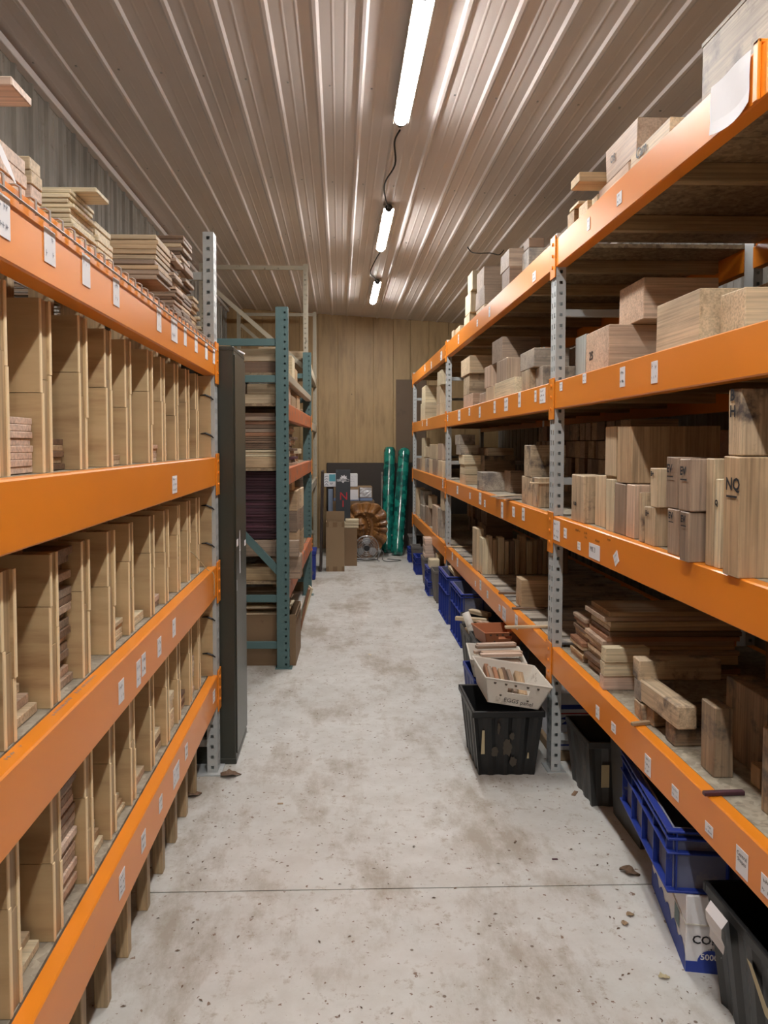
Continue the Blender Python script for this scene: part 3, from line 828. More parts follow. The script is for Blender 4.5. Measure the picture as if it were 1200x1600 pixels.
shelf_blocks(1, 1, [
 ('a3', 724, 739, 613, 0, N_, 1.07, .16, 'pink', 'X', 'squared'),
 ('a2', 724, 733, 584, 0, 'a3', 1.07, .22, 'spalt', 'X', 'streaked'),
 ('a1', 720.5, 734, 555, 0, 'a2', 1.06, .20, 'pale', 'X', 'pale square'),
 ('b5', 749, 758, 612, 0, N_, 1.07, .16, 'mauve', 'Z', 'low'),
 ('b4', 759, 771, 602, 0, N_, 1.07, .16, 'pale', 'Z', 'squared'),
 ('b2', 756.7, 766, 570, 0, 'b4', 1.07, .10, 'pink', 'Z', 'upright'),
 ('b3', 773, 803, 588, 0, N_, 1.07, .14, 'cream', 'Y', 'long speckled'),
 ('b2b', 776, 792, 558, 0, 'b3', 1.08, .22, 'mauve', 'Z', 'cracked'),
 ('b1', 768.7, 784.5, 525, 0, 'b2b', 1.08, .26, 'mauve', 'X', 'topmost'),
 ('c2', 814.7, 826.7, 576, 0, N_, 1.07, .12, 'spalt', 'Z', 'streaked'),
 ('c1', 813, 834, 543, 0, 'c2', 1.07, .20, 'grey', 'X', 'rough barked'),
 ('c3', 836.5, 848, 571, 0, N_, 1.10, .18, 'grey', 'Z', 'squared'),
])
shelf_blocks(1, 2, [
 ('s5', 718, 727, 742, 754, N_, 1.07, .18, 'pale', 'X', 'chunky'),
 ('s4', 718.5, 726, 726, 742, 's5', 1.07, .18, 'cream', 'X', 'chunky'),
 ('s3', 716.5, 725, 711, 726, 's4', 1.06, .20, 'cream', 'X', 'yellow'),
 ('s2', 712.5, 720, 695, 711, 's3', 1.05, .16, 'grey', 'X', 'end-marked'),
 ('s1', 711, 718, 679, 695, 's2', 1.05, .14, 'grey', 'X', 'waxed'),
 ('w', 749, 757, 712, 763, N_, 1.20, .26, 'bark', 'X', 'bark-edged'),
 ('p', 745, 753.5, 738, 767.5, N_, N_, .17, 'grey', 'Y', 'long low'),
 ('p2', 788, 797, 736, 770, N_, N_, .12, 'mauve', 'X', 'low'),
 ('u', 815, 829.7, 746, 790, N_, N_, .14, 'spalt', 'Z', 'spalted'),
 ('u2', 831, 842, 746, 794, N_, N_, .12, 'spalt', 'Z', 'spalted'),
 ('t', 819, 829.7, 695, 745, 'u', N_, .20, 'spalt', 'X', 'tall marbled'),
])
shelf_blocks(1, 3, [
 ('a', 738, 744.5, 826, 893, N_, N_, .06, 'pale', 'Z', 'tall upright'),
 ('b', 748, 753.7, 841, 898, N_, N_, .05, 'cream', 'Z', 'upright'),
 ('r', 806, 814.5, 906, 950, N_, N_, .22, 'tan', 'X', 'square'),
])
# upright boards standing shoulder to shoulder behind them
q = onZ(757, 899, RZ[3]); R = random.Random(21); xx = q.x + .035; yk = q.y
for i in range(15):
    w = R.uniform(.028, .055); h = R.uniform(.25, .31)
    a = MB(); a.box(xx, xx + w - .003, yk + .02 + R.uniform(0, .02), yk + .12, RZ[3] + .0004, RZ[3] + h, 0, .003)
    kk = ['pale', 'tan', 'cream', 'pale', 'mauve'][i % 5]
    tag(a.build('upright_board', W(kk, 'Z'), centre=True), f"{TINT[kk]} board upright in the row on the slatted shelf, {ORD[i]} from aisle", 'board', 'boards standing upright in a row')
    xx += w
# far bay
shelf_blocks(2, 1, [
 ('a2', 657, 664, 628, 0, N_, 1.06, .22, 'cream', 'X', 'chunky'),
 ('a1', 658.7, 664.5, 602, 0, 'a2', 1.07, .20, 'cream', 'X', 'chunky'),
 ('b3', 682, 687, 630, 0, N_, 1.06, .08, 'pale', 'Z', 'slim'),
 ('b2', 682, 687, 602, 0, 'b3', 1.06, .08, 'pale', 'Z', 'slim'),
 ('b1', 683, 690, 577, 0, 'b2', 1.06, .08, 'cream', 'Z', 'slim'),
])
shelf_blocks(2, 2, [
 ('a', 651, 656, 716, 0, N_, 1.08, .12, 'mauve', 'Z', 'low'),
 ('b', 658.5, 662, 714, 0, N_, 1.06, .08, 'pale', 'Z', 'narrow'),
 ('b2', 658.5, 662.5, 684, 0, 'b', 1.06, .08, 'cream', 'Z', 'narrow'),
 ('c', 664, 668, 716, 0, N_, 1.06, .10, 'grey', 'Z', 'narrow'),
 ('c2', 664, 670, 698, 0, 'c', 1.08, .10, 'pale', 'Z', 'small'),
 ('d', 670, 675, 718, 0, N_, 1.06, .10, 'pale', 'Z', 'narrow'),
 ('e', 676, 682, 718, 0, N_, 1.06, .12, 'mauve', 'Z', 'streaked'),
 ('e2', 671, 682, 694, 0, 'e', 1.07, .16, 'pale', 'Z', 'wide upper'),
 ('f', 684, 691, 720, 0, N_, 1.06, .10, 'pale', 'Z', 'squared'),
 ('f2', 684, 691, 693, 0, 'f', 1.08, .10, 'pink', 'Z', 'squared'),
])
shelf_blocks(2, 3, [
 ('a', 645, 650.5, 762, 0, N_, 1.06, .12, 'pale', 'Z', 'tall pale'),
 ('b', 656, 661, 791, 0, N_, 1.06, .12, 'grey', 'Z', 'low'),
 ('b2', 656, 661, 767, 0, 'b', 1.08, .12, 'grey', 'Z', 'curved'),
 ('c', 664, 669, 793, 0, N_, 1.06, .10, 'mauve', 'Z', 'low'),
 ('c2', 669, 673, 775, 0, 'c', 1.07, .08, 'pale', 'Z', 'narrow'),
 ('d', 675, 682, 792, 0, N_, 1.04, .12, 'pink', 'Z', 'leaning'),
 ('e', 683.5, 687, 795, 0, N_, 1.05, .08, 'grey', 'Z', 'narrow'),
 ('e2', 688, 692.5, 767, 0, 'e', 1.05, .08, 'pale', 'Z', 'tall narrow'),
])
# write them all out with their positions described
from collections import defaultdict
rows = defaultdict(list)
for it in pending: rows[(it[0], it[1], it[7] is not None)].append(it)
for (b, l, up), its in rows.items():
    its.sort(key=lambda t_: t_[3][2])
    for i, (b, l, key, bb, kind, axis, note, on) in enumerate(its):
        o = block_mesh(bb, kind, axis).build('timber_block', W(kind, axis), centre=True)
        row = 'stacked row' if up else 'bottom row'
        tint = TINT[kind]
        for wd in note.split():
            tint = tint.replace(wd, '').strip() or tint
        tag(o, f"{note} {tint} block, {ORD[i]} away, {row}, {SHELF[l]}, {BAY[b]}", 'wood block', f'blocks along the front of the {SHELF[l]}, {BAY[b]}')
        bi = dict(a='', )
        marks = {(0, 2, 'z'): ('NQ', .045, .72), (0, 2, 'i'): ('EV', .035, .70), (0, 2, 'j'): ('EV', .035, .68), (0, 2, 'k'): ('EV', .028, .78), (0, 2, 'm'): ('EV', .028, .78),
                 (0, 2, 'y'): ('B\nH', .05, .82), (0, 2, 'h'): ('B+', .026, .75), (0, 2, 'g'): ('B+', .022, .8), (0, 2, 'q'): ('Q', .035, .7), (0, 0, 'g'): ('OS', .04, .45), (0, 0, 'h'): ('Cam', .05, .4),
                 (0, 1, 'b'): ('25', .05, .35), (0, 2, 'a'): ('11.20', .02, .35), (1, 2, 'p'): ('||||', .04, .3)}
        mk = marks.get((b, l, key))
        if mk:
            a = MB(); w = bb[3] - bb[2]; c = o.location
            s_ = min(mk[1], w * .62)
            P0 = Vector((bb[0] - .0012, bb[3] - w * .18, bb[4] + (bb[5] - bb[4]) * mk[2])) - c
            a.text(mk[0], P0, (0, -1, 0), (0, 0, 1), s_, 0, .0012)
            if key in 'ijkmz':
                a.box(P0.x - .0002, P0.x, P0.y - s_ * 1.3, P0.y - .1 * s_, P0.z - s_ * .45, P0.z - s_ * .33)
            a.build('pen_marking', M['ink'], o)

# heavy weathered beam lying across the pile, its end towards the camera
Z_B = .684
a = MB(); a.obox((0, 0, .0385), (.066, .315, .077), (0, 0, 0), 0, .005)
o = a.build('weathered_beam', W('spalt', 'Y')); o.location = (1.108, 2.555, Z_B); o.rotation_euler = (0, 0, .03)
tag(o, 'mossy weathered beam lying with its squared end towards the camera, lowest shelf', 'timber')
for i, (yy, kk, note) in enumerate([(2.43, 'bark', 'near'), (2.60, 'bark', 'far')]):
    a = MB(); a.box(1.085, 1.40, yy, yy + .07, RZ[3] + .0005, Z_B - .0005, 0, .004)
    tag(a.build('bearer_block', W(kk, 'X'), centre=True), f"dark bearer under the {note} end of the mossy beam", 'wood block')
def stick(name, p0, p1, th, kind, label, cat='stick', group=None, wth=None):
    p0, p1 = Vector(p0), Vector(p1); d = p1 - p0; L = d.length
    a = MB(); a.box(-L / 2, L / 2, -(wth or th) / 2, (wth or th) / 2, 0, th, 0, th * .15)
    o = a.build(name, W(kind, 'X')); o.location = (p0 + p1) / 2
    o.rotation_euler = (0, -math.asin(d.z / L), math.atan2(d.y, d.x))
    return tag(o, label, cat, group)
zt = RZ[3] + .001
def stick_px(px0, py0, px1, py1, th, kind, label, z=zt, **k):
    a, b = onZ(px0, py0, z), onZ(px1, py1, z); return stick('wood_strip', a, b, th, kind, label, **k)
stick_px(1099, 1243, 1162, 1241, .012, 'purple', 'thin purple strip laid across the lowest beam, nearest bay', wth=.016)
stick_px(987, 1134, 1018, 1131, .012, 'tan', 'short tan strip laid across the lowest beam below the mossy blocks', wth=.016)
stick_px(779, 928, 806, 928, .012, 'brown', 'dark strip across the lowest beam, beside the slats of the middle bay', wth=.02)
stick_px(800, 952, 851, 952, .012, 'brown', 'dark strip across the lowest beam below the square tan block', wth=.02)
stick_px(789, 982, 856, 981, .014, 'pale', 'long pale strip poking out over the lowest beam beside the post', wth=.022)
stick_px(698, 855, 731, 855, .012, 'pale', 'pale strip across the lowest beam at the second grey post', wth=.03)
stick_px(655, 810, 667, 813, .012, 'pale', 'pale chip board across the lowest beam of the far bay', wth=.03)
z3 = RZ[2] + .001
for i, (x0_, y0_, x1_, y1_) in enumerate([(771, 777, 812, 775), (775, 775.5, 816, 773.5), (782, 780, 816, 777)]):
    stick_px(x0_, y0_, x1_, y1_, .004, ['grey', 'pale', 'mauve'][i], f"thin {['grey','pale','greyish'][i]} veneer strip jutting over the third beam, {['outer','middle','inner'][i]} one", z=z3 + .005 * i, wth=.07)
stick('wood_strip', (1.03, 4.12, RZ[2] + .131), (1.42, 4.12, RZ[2] + .131), .008, 'pale', 'thin pale strip poking out between the spalted blocks, middle bay', wth=.05)
# plank end poking out over small blocks on the top shelf
p = onX(902, 301, 1.0); p.z = max(p.z, onX(903, 312, 1.06).z + .003, onX(933, 303, 1.09).z + .003, onX(917, 311, 1.07).z + .003); a = MB(); a.box(0, .36, 0, .12, 0, .04, 0, .003)
o = a.build('plank', W('stud', 'X')); o.location = (.995, 3.215, p.z); 
pk = o; tag(o, 'yellowish plank end poking out over the small blocks, top shelf', 'board')
a = MB(); a.box(1.23, 1.34, 3.23, 3.32, RZ[0] + .0004, p.z - .0005, 0, .003)
tag(a.build('timber_block', W('stud', 'Z'), centre=True), 'yellowish upright block carrying the plank end, top shelf', 'wood block')
pk.location.z = p.z
# large drab crate on the top shelf, right at the edge of the picture
pc = onX(1098, 75, 1.12)
cr = thing('storage_crate', 'large drab wooden crate standing on the top shelf at the upper right', 'crate', (1.12, 1.60, RZ[0] + .0004))
yb = pc.y - 1.60; H_ = pc.z - RZ[0]
a = MB()
a.box(0, .012, yb - .9, yb, 0, H_, 0, .002); a.box(.76, .772, yb - .9, yb, 0, H_); a.box(.012, .76, yb - .012, yb, 0, H_, 0, .002); a.box(.012, .76, yb - .9, yb - .888, 0, H_)
a.box(.012, .76, yb - .888, yb - .012, 0, .012)
a.build('body', W('grey', 'Y'), cr)
a = MB()
a.box(-.002, .774, yb - .902, yb + .002, H_, H_ + .012); a.build('lid', W('grey', 'Y'), cr)

# ================================================================ LEFT RACK
XL = -.595; LZ = [2.07, 1.537, 1.015, 0.486]; LH = [.145, .135, .150, .155]
LP = [-0.10, 3.69]
lr = thing('pallet_rack', 'orange pallet rack with plywood bins filling the left foreground', 'storage rack', (XL, 0, 0))
def LBm(o): o.location -= Vector((XL, 0, 0)); return o
for py in LP:
    for xx, ai in ((XL - .05, 1), (XL - RD - .05, -1)):
        LBm(post_mesh(xx, py, 0.006, 2.60, .05, PW, ai).build('upright_post', M['galv'], lr))
    a = MB(); a.box(XL - .14, XL + .02, py - .03, py + PW + .02, 0, .006); a.box(XL - RD - .14, XL - RD + .02, py - .03, py + PW + .02, 0, .006)
    LBm(a.build('foot_plate', M['galv'], lr))
    for zz in (.14, 1.25, 2.4):
        a = MB(); a.box(XL - RD, XL - .05, py + .03, py + .055, zz - .018, zz + .018)
        LBm(a.build('frame_brace', M['galv'], lr))
lbeam = []
for l in range(4):
    bm = LBm(beam_mesh(XL + .002, -1, LP[0] + PW, LP[1], LZ[l], LH[l], .052).build('shelf_beam', M['orange'], lr)); lbeam.append(bm)
    LBm(beam_mesh(XL - RD - .05, 1, LP[0] + PW, LP[1], LZ[l], LH[l], .052).build('shelf_beam', M['orange'], lr))
    for yc in LP:
        connector_mesh(XL + .002, -1, yc, PW, LZ[l]).build('beam_connector', M['orange'], bm)
    if l:
        yy = LP[0] + PW + .01
        while yy < LP[1] - .02:
            w = min(1.22, LP[1] - .01 - yy)
            a = MB(); a.box(XL - RD, XL - .044, yy, yy + w - .004, LZ[l] - .0195, LZ[l] - .0005)
            LBm(a.build('deck_panel', M['osb_dusty'], lr)); yy += 1.22
def llabels(l, lst):
    for it in lst:
        px, py, w, h = it[:4]; kw = it[4] if len(it) > 4 else {}
        p = onX(px, py, XL + .002)
        sticker(lbeam[l], XL + .002, p.y, min(max(p.z, LZ[l] - LH[l] + h / 2 + .004), LZ[l] - h / 2 - .02), w, h, 1, **kw)
llabels(0, [(4, 337, .055, .075, dict(ink=2)), (77, 386, .06, .07, dict(ink=2, dense=.3)), (134, 423, .055, .072, dict(ink=2, dense=.3)), (181, 457, .055, .072, dict(ink=2, dense=.4)),
            (248, 500, .06, .075, dict(ink=2, dense=.3)), (272, 517, .10, .078, dict(ink=2)), (289, 526, .05, .07, dict(ink=2, dense=.3)), (306, 537, .06, .07, dict(ink=2, dense=.3)), (322, 549, .06, .07, dict(ink=2, dense=.3)), (334, 557, .06, .07, dict(ink=2))])
llabels(1, [(272.5, 757, .075, .062, dict(rows=3))])
llabels(2, [(271.5, 980.6, .05, .062), (248.5, 1010.5, .05, .060), (216, 1051.7, .045, .075, dict(ink=2)), (224, 1038, .045, .065), (189, 1080, .05, .060)])
llabels(3, [(334, 1087.8, .055, .055, dict(rows=3)), (290.7, 1174, .05, .055), (275, 1210, .10, .07, dict(ink=2)), (250.5, 1255.5, .045, .05), (223.7, 1314, .05, .055), (190, 1380, .055, .065, dict(rows=3))])
# lowest-beam pen writing on its top flange
a = MB(); U = Vector((0, 1, 0)); V = Vector((-1, 0, 0))
for (px, py) in ((30, 1190), (105, 1120), (120, 1105), (140, 1085), (155, 1070)):
    p = onZ(px, py, LZ[2] + .0006); p.x = XL - .012; scribble(a, p, U, V, .09, .026, 1, 0, .9)
a.build('pen_writing', M['greyink'], lbeam[2])
# wire decking with its lip hooked over the top beam
deck = []
a = MB(); xa, xb = XL - RD, XL + .006; z = LZ[0] + .006
y = LP[0] + PW + .02
while y < LP[1] - .03:
    a.tube([(xa, y, z), (XL - .025, y, z), (XL - .001, y, z + .001), (XL + .0075, y, z - .004), (XL + .0085, y, z - .034)], .0028, 5)
    y += .0725
x_ = xa
while x_ < XL - .03:
    a.tube([(x_, LP[0] + PW + .01, z - .004), (x_, LP[1] - .01, z - .004)], .0026, 5); x_ += .10
a.tube([(XL + .0125, LP[0] + PW + .01, z - .032), (XL + .0125, LP[1] - .01, z - .032)], .003, 6)
LBm(a.build('wire_deck', M['wire'], lr))
# ---- plywood dividers: each one is a sandwich of two plywood faces on a stud
tiers = [(LZ[1] + .0002, LZ[0] - LH[0] - .010, LZ[0] - .002, 'upper'), (LZ[2] + .0002, LZ[1] - LH[1] - .045, LZ[1] - .021, 'middle'), (LZ[3] + .0002, LZ[2] - LH[2] - .03, LZ[2] - .021, 'lower')]
XD = -.641
yposts = [3.455 - .2225 * k for k in range(14)]
DY = [3.468, 3.256, 3.04, 2.818, 2.592, 2.349, 2.136, 1.920, 1.695, 1.463, 1.233, 1.005, .78, .555]
for ti, (z0, z1, zd, tn) in enumerate(tiers):
    R = random.Random(40 + ti); protos = []
    for v in range(3):
        D = thing('bin_divider', None, None)
        hh = z1 - z0; seam = hh * R.uniform(.45, .72); seam2 = hh * R.uniform(.3, .6)
        for (ya, yb_, sm, dx) in ((0, .010, seam, R.uniform(-.004, .004)), (.045, .055, seam2, R.uniform(-.004, .004))):
            a = MB()
            for (za, zb, ddx) in ((0, sm, 0), (sm + .0015, hh, dx)):
                a.box(-.86, ddx - .0025, ya, yb_, za, zb, 0); a.box(ddx - .0025, ddx, ya, yb_, za, zb, 1)
            a.build('plywood_panel', [M['ply'], M['plyedge']], D)
        a = MB(); s1 = hh * R.uniform(.35, .65)
        a.box(-.040, -.004, .0105, .0445, 0, s1, 0); a.box(-.040, -.006, .0105, .0445, s1 + .0015, hh, 0)
        a.build('front_stud', W('stud', 'Z'), D)
        a = MB(); a.box(-.125, -.075, .0105, .0445, 0, zd - z0 - .001, 0)
        a.build('inner_stud', W('stud', 'Z'), D)
        protos.append(D)
    for k, yp in enumerate(DY):
        D = protos[k] if k < 3 else dup(protos[k % 3])
        D.location = (XD + R.uniform(-.004, .004), yp + R.uniform(-.004, .004), z0 + .0005)
        tag(D, f"plywood bin divider in the {tn} tier, {ORD[k]} from the far grey post", 'divider', f'plywood dividers in the {tn} tier of bins')
# plywood end panel against the far post
for ti, (z0, z1, zd, tn) in enumerate(tiers):
    zt_ = LZ[ti] - LH[ti] - .003
    a = MB(); a.box(-1.52, -.612, 3.674, 3.686, z0 + .0005, zt_, 0)
    ep = tag(a.build('end_panel', M['ply'], centre=True), f"plywood end panel beside the far grey post, {tn} tier", 'panel', )
    for f_ in (.28, .75):
        zz_ = (zt_ - z0) * f_; c_ = ep.location; a = MB()
        a.tube([(-.66 - c_.x, 3.670 - c_.y, zz_ + .004), (-.635 - c_.x, 3.667 - c_.y, zz_ + .006), (-.612 - c_.x, 3.670 - c_.y, zz_ - .004), (-.600 - c_.x, 3.680 - c_.y, zz_ - .016)], [.002, .005, .005, .003], 6)
        a.build('cable_tie', M['black'], ep)
# studs from the floor under the lowest deck
for k, yp in enumerate(DY[:12]):
    a = MB(); a.box(-.699, -.661, 0, .040, 0, LZ[3] - .021, 0, .002)
    if k == 0: P0 = o = a.build('support_leg', W('stud', 'Z'))
    else: o = P0.copy(); COL.objects.link(o)
    o.location = (0, yp, 0)
    tag(o, f"short wooden support leg under the lowest beam, {ORD[k]} from the far grey post", 'post', 'wooden legs under the plywood bins')

# ---- stock in the bins
def bin_stack(ti, k, h, n, kinds, where, seed, xf=-.658, L=.5, jit=.006, wfrac=.92, sl=0.0):
    """boards lying in the bin just on the camera side of divider k"""
    y1 = DY[k] - .006; y0 = DY[k + 1] + .061; z0 = tiers[ti][0] + .001
    w = (y1 - y0) * wfrac
    R = random.Random(seed); base = {}
    hh = h / n
    for i in range(n):
        kk = kinds[i % len(kinds)]
        if kk in base: o = base[kk].copy(); COL.objects.link(o)
        else:
            a = MB(); a.box(-L, 0, 0, w, 0.0003, hh - .0004, 0, min(.0012, hh * .2)); o = a.build('sawn_board', W(kk, 'X')); base[kk] = o
        o.location = (xf + R.uniform(-jit, 0) - sl * i, y0 + R.uniform(.001, (y1 - y0) - w - .001), z0 + i * hh)
        kf = n - i
        pos = 'topmost' if kf == 1 else ('bottom' if i == 0 else ORD[min(kf - 1, 29)] + ' from the top')
        tag(o, f"{TINT[kk]} board, {pos}, {tiers[ti][3]} bin {where}", 'board', f'boards lying in the {tiers[ti][3]} tier bin {where}')
bin_stack(0, 8, .118, 8, ['rose', 'rose', 'rose'], 'at the left picture edge', 1, xf=-0.662, jit=.004)
bin_stack(0, 7, .075, 5, ['brown', 'tan'], 'next to the pinkish boards', 2, xf=-0.676, L=.4)
bin_stack(0, 5, .030, 2, ['pale', 'tan'], 'with two low boards', 3)
bin_stack(0, 3, .060, 4, ['rose', 'pink'], 'with the small stepped pile', 4)
bin_stack(0, 2, .085, 6, ['rose'], 'third from the grey post', 5, xf=-0.676)
bin_stack(1, 7, .335, 17, ['mauve', 'pink', 'brown', 'mauve'], 'filled to the top', 6, jit=.030)
bin_stack(1, 8, .085, 4, ['pale', 'pink', 'pale'], 'at the left picture edge', 7, sl=.02)
bin_stack(1, 6, .090, 5, ['pale', 'mauve'], 'beyond the full one', 8, xf=-0.686)
bin_stack(1, 5, .060, 4, ['pale', 'cream'], 'sixth from the grey post', 9)
bin_stack(1, 4, .030, 2, ['cream'], 'fifth from the grey post', 10, xf=-0.656)
bin_stack(1, 3, .040, 2, ['mauve', 'rose'], 'fourth from the grey post', 11)
bin_stack(1, 2, .18, 9, ['rose', 'pale'], 'third from the grey post', 12, xf=-0.686)
bin_stack(1, 1, .08, 4, ['pale', 'pink'], 'below the crumpled wrap', 13, xf=-0.676)
bin_stack(2, 7, .36, 18, ['mauve', 'pink', 'mauve', 'rose'], 'packed with pinkish brown', 14, jit=.012)
bin_stack(2, 8, .055, 3, ['cream', 'pale'], 'at the left picture edge', 15, sl=.02, xf=-0.666)
bin_stack(2, 6, .090, 4, ['cream', 'tan', 'cream'], 'beyond the packed one', 16, sl=.012)
bin_stack(2, 5, .060, 4, ['cream', 'tan'], 'sixth from the grey post', 17, sl=.01)
bin_stack(2, 4, .030, 2, ['pink', 'pale'], 'fifth from the grey post', 18)
bin_stack(2, 3, .075, 3, ['cream', 'brown'], 'fourth from the grey post', 19)
bin_stack(2, 2, .14, 4, ['cream'], 'third from the grey post', 20)
bin_stack(2, 1, .075, 4, ['pale', 'brown'], 'second from the grey post', 21)
bin_stack(2, 0, .16, 7, ['pink', 'pale'], 'next to the grey post', 22)
# crumpled bag of film in the middle tier
def crumple(name, c, r, label, cat, mat, seed=1, sq=(1, 1, 1)):
    R = random.Random(seed); a = MB(); n, mth = 14, 9; vs = []
    for i in range(mth + 1):
        for j in range(n):
            th = PI * i / mth; ph = 2 * PI * j / n; rr = r * (R.uniform(.78, 1.08) if 0 < i < mth else 1)
            vs.append((c[0] + sq[0] * rr * math.sin(th) * math.cos(ph), c[1] + sq[1] * rr * math.sin(th) * math.sin(ph), c[2] + sq[2] * rr * math.cos(th)))
    a.add(vs, [(i * n + j, i * n + (j + 1) % n, (i + 1) * n + (j + 1) % n, (i + 1) * n + j) for i in range(mth) for j in range(n)])
    return tag(a.build(name, M[mat], centre=True), label, cat)
zc = tiers[1][0] + .081
crumple('crumpled_film', (-.735, 3.388, zc + .048), .048, 'crumpled clear film bundle on the boards near the grey post', 'packaging', 'film', 5)
cord([(-.69, 3.42, zc + .03), (-.66, 3.44, zc + .02), (XL - .02, 3.54, LZ[2] + .012), (XL + .008, 3.57, LZ[2] - .02), (XL + .008, 3.58, LZ[2] - .12)], 'loose pale string hanging over the third orange beam', 'string', 'masking', .0022, 'string')

# ---- stock on top of the wire deck
zt0 = LZ[0] + .0095
def lstack(n, x0, L, py0, py1, ztop, kinds, where, group, seed, jit=.01, xj=.03, z0=zt0, name='loose_board', tilt=.0):
    R = random.Random(seed); base = {}; hh = (ztop - z0) / n; w = py1 - py0
    for i in range(n):
        kk = kinds[i % len(kinds)]
        if kk in base: o = base[kk].copy(); COL.objects.link(o)
        else:
            a = MB(); a.box(-L, 0, 0, w, 0.0003, hh - .0006, 0, min(.0018, hh * .2)); o = a.build(name, W(kk, 'X')); base[kk] = o
        o.location = (x0 + R.uniform(-xj, 0), py0 + R.uniform(-jit, jit), z0 + i * hh)
        kf = n - i
        pos = 'topmost' if kf == 1 else ('bottom' if i == 0 else ORD[min(kf - 1, 29)] + ' from the top')
        tag(o, f"{TINT[kk]} board, {pos} {where}", 'board', group)
A = onX(38, 262, -.63)
lstack(3, -.622, .6, 1.22, A.y, 2.165, ['rose', 'rose', 'rose'], 'of the thick pile at the left edge', 'thick boards at the left edge', 31, .003, .006)
yA = onX(41, 240, -.64).y; yB_ = onX(61, 260, -.64).y; zA = onX(41, 240, -.64).z
lstack(4, -.63, .5, yA + .01, yB_, zA, ['pale', 'rose', 'pale', 'pale'], 'of the thick pile beside the cream stack', 'thick boards beside the cream stack', 32, .002, .008)
y2 = onX(108, 290, -.64).y; y3 = onX(146, 330, -.64).y; zz = onX(110, 283, -.62).z; y4 = onX(170, 375, -.64).y
lstack(11, -.628, .55, y2, y3 - .006, zz, ['cream'], 'of the nearer cream stack, left rack', 'boards of the nearer cream stack', 33, .002, .022)
lstack(6, -.628, .5, y3 + .002, y4, onX(152, 345, -.63).z, ['cream'], 'of the farther cream stack, left rack', 'boards of the farther cream stack', 34, .002, .012)
a = MB(); a.box(-.42, 0, 0, .10, 0, .012, 0, .002); o = a.build('loose_board', W('cream', 'X')); o.location = (-.585, y2 + .03, zz + .0005)
tag(o, 'cream board sticking out over the top of the nearer cream stack', 'board')
y5 = onX(240, 400, -.60).y; y6 = onX(262, 420, -.60).y; z5 = onX(240, 366, -.60).z
zb5 = onX(240, 436, -.60).z
lstack(2, -.66, .5, y5, y6, zb5, ['mauve'], 'of the boards under the brown stack', 'short boards under the overhanging stack', 35, .004, .02)
lstack(9, -.585, .62, y5, y6, z5, ['mauve', 'mauve', 'tan', 'mauve', 'pale', 'tan', 'tan', 'tan', 'pale'], 'of the brown overhanging stack', 'boards of the brown overhanging stack', 36, .008, .012, z0=zb5 + .001)
for (pa, pb, pt, n, kinds, wh, gp, sd, xf) in [
    (276, 288, 392, 20, ['mauve', 'pink', 'brown', 'mauve'], 'of the tall ragged stack, left rack', 'boards of the tall ragged stack', 37, -.63),
    (290, 303, 368, 24, ['mauve', 'pale', 'mauve', 'brown'], 'of the highest ragged stack, left rack', 'boards of the highest ragged stack', 38, -.63),
    (305, 313, 462, 11, ['mauve', 'pale', 'tan'], 'of the low ragged stack, left rack', 'boards of the low ragged stack', 39, -.64),
    (318, 333, 497, 8, ['pale', 'cream', 'tan'], 'of the small stack touching the grey post', 'boards of the small pale stack', 40, -.65)]:
    ya, yb2 = onX(pa, pt, xf).y, onX(pb, pt, xf).y; zt_ = onX(pa, pt, xf).z
    lstack(n, xf, .45, ya, min(yb2, 3.675), zt_, kinds, wh, gp, sd, .004, .03)
# overhead plank end at the left picture edge, lying across the thick pile
a = MB(); a.box(-.5, 0, 0, .085, 0, .016, 0, .002); o = a.build('loose_board', W('rose', 'X'))
pz = onX(50, 168, -.55); o.location = (-.55, pz.y - .085, pz.z)
tag(o, 'lone pinkish plank end sticking out high at the upper left edge', 'board')
a = MB(); a.box(-1.0, -.66, pz.y - .08, pz.y - .01, 2.166, pz.z - .0005, 0, .002)
tag(a.build('spacer_block', W('rose', 'X'), centre=True), 'pinkish spacer under the lone plank end at the left edge', 'wood block')
a = MB(); a.add([(-.60, 1.34, 2.16), (-.598, 1.41, 2.10), (-.597, 1.47, 2.075), (-.60, 1.44, 2.11), (-.604, 1.37, 2.163)], [(0, 1, 2, 3, 4)])
a.add([(-.6002, 1.34, 2.16), (-.5982, 1.41, 2.10), (-.5972, 1.47, 2.075), (-.6002, 1.44, 2.11), (-.6042, 1.37, 2.163)], [(4, 3, 2, 1, 0)])
tag(a.build('torn_paper', M['paper'], centre=True), 'torn white paper scrap on the thick boards at the left edge', 'paper')

# ================================================================ TALL CABINET
cb = thing('metal_cabinet', 'tall olive-black metal cabinet standing between the left orange and teal racks', 'cabinet', (-.69, 3.80, 0))
a = MB(); a.box(-.17, .17, 0, .425, .012, 2.075, 0, .006); a.build('body', M['cabinet'], cb)
a = MB(); a.box(-.172, .172, -.002, .427, 2.056, 2.079, 0, .004); a.box(-.172, .172, -.002, .427, 0, .03, 0, .003); a.build('rim', M['cabinet'], cb)
a = MB(); a.box(.170, .176, .012, .413, .05, 2.04, 0, .003); a.build('door', M['cabinet'], cb)
a = MB()
for (py, px, h_, w_) in ((862, 375, .22, .012), (848, 371, .035, .03), (848, 383, .03, .03), (915, 370, .055, .012)):
    p = onX(px, py, -.513); a.box(.1765, .1770, max(p.y - 3.80 - w_, .02), min(p.y - 3.80 + w_, .41), p.z - h_ / 2, p.z + h_ / 2)
a.build('tape_remnant', M['paper'], cb)
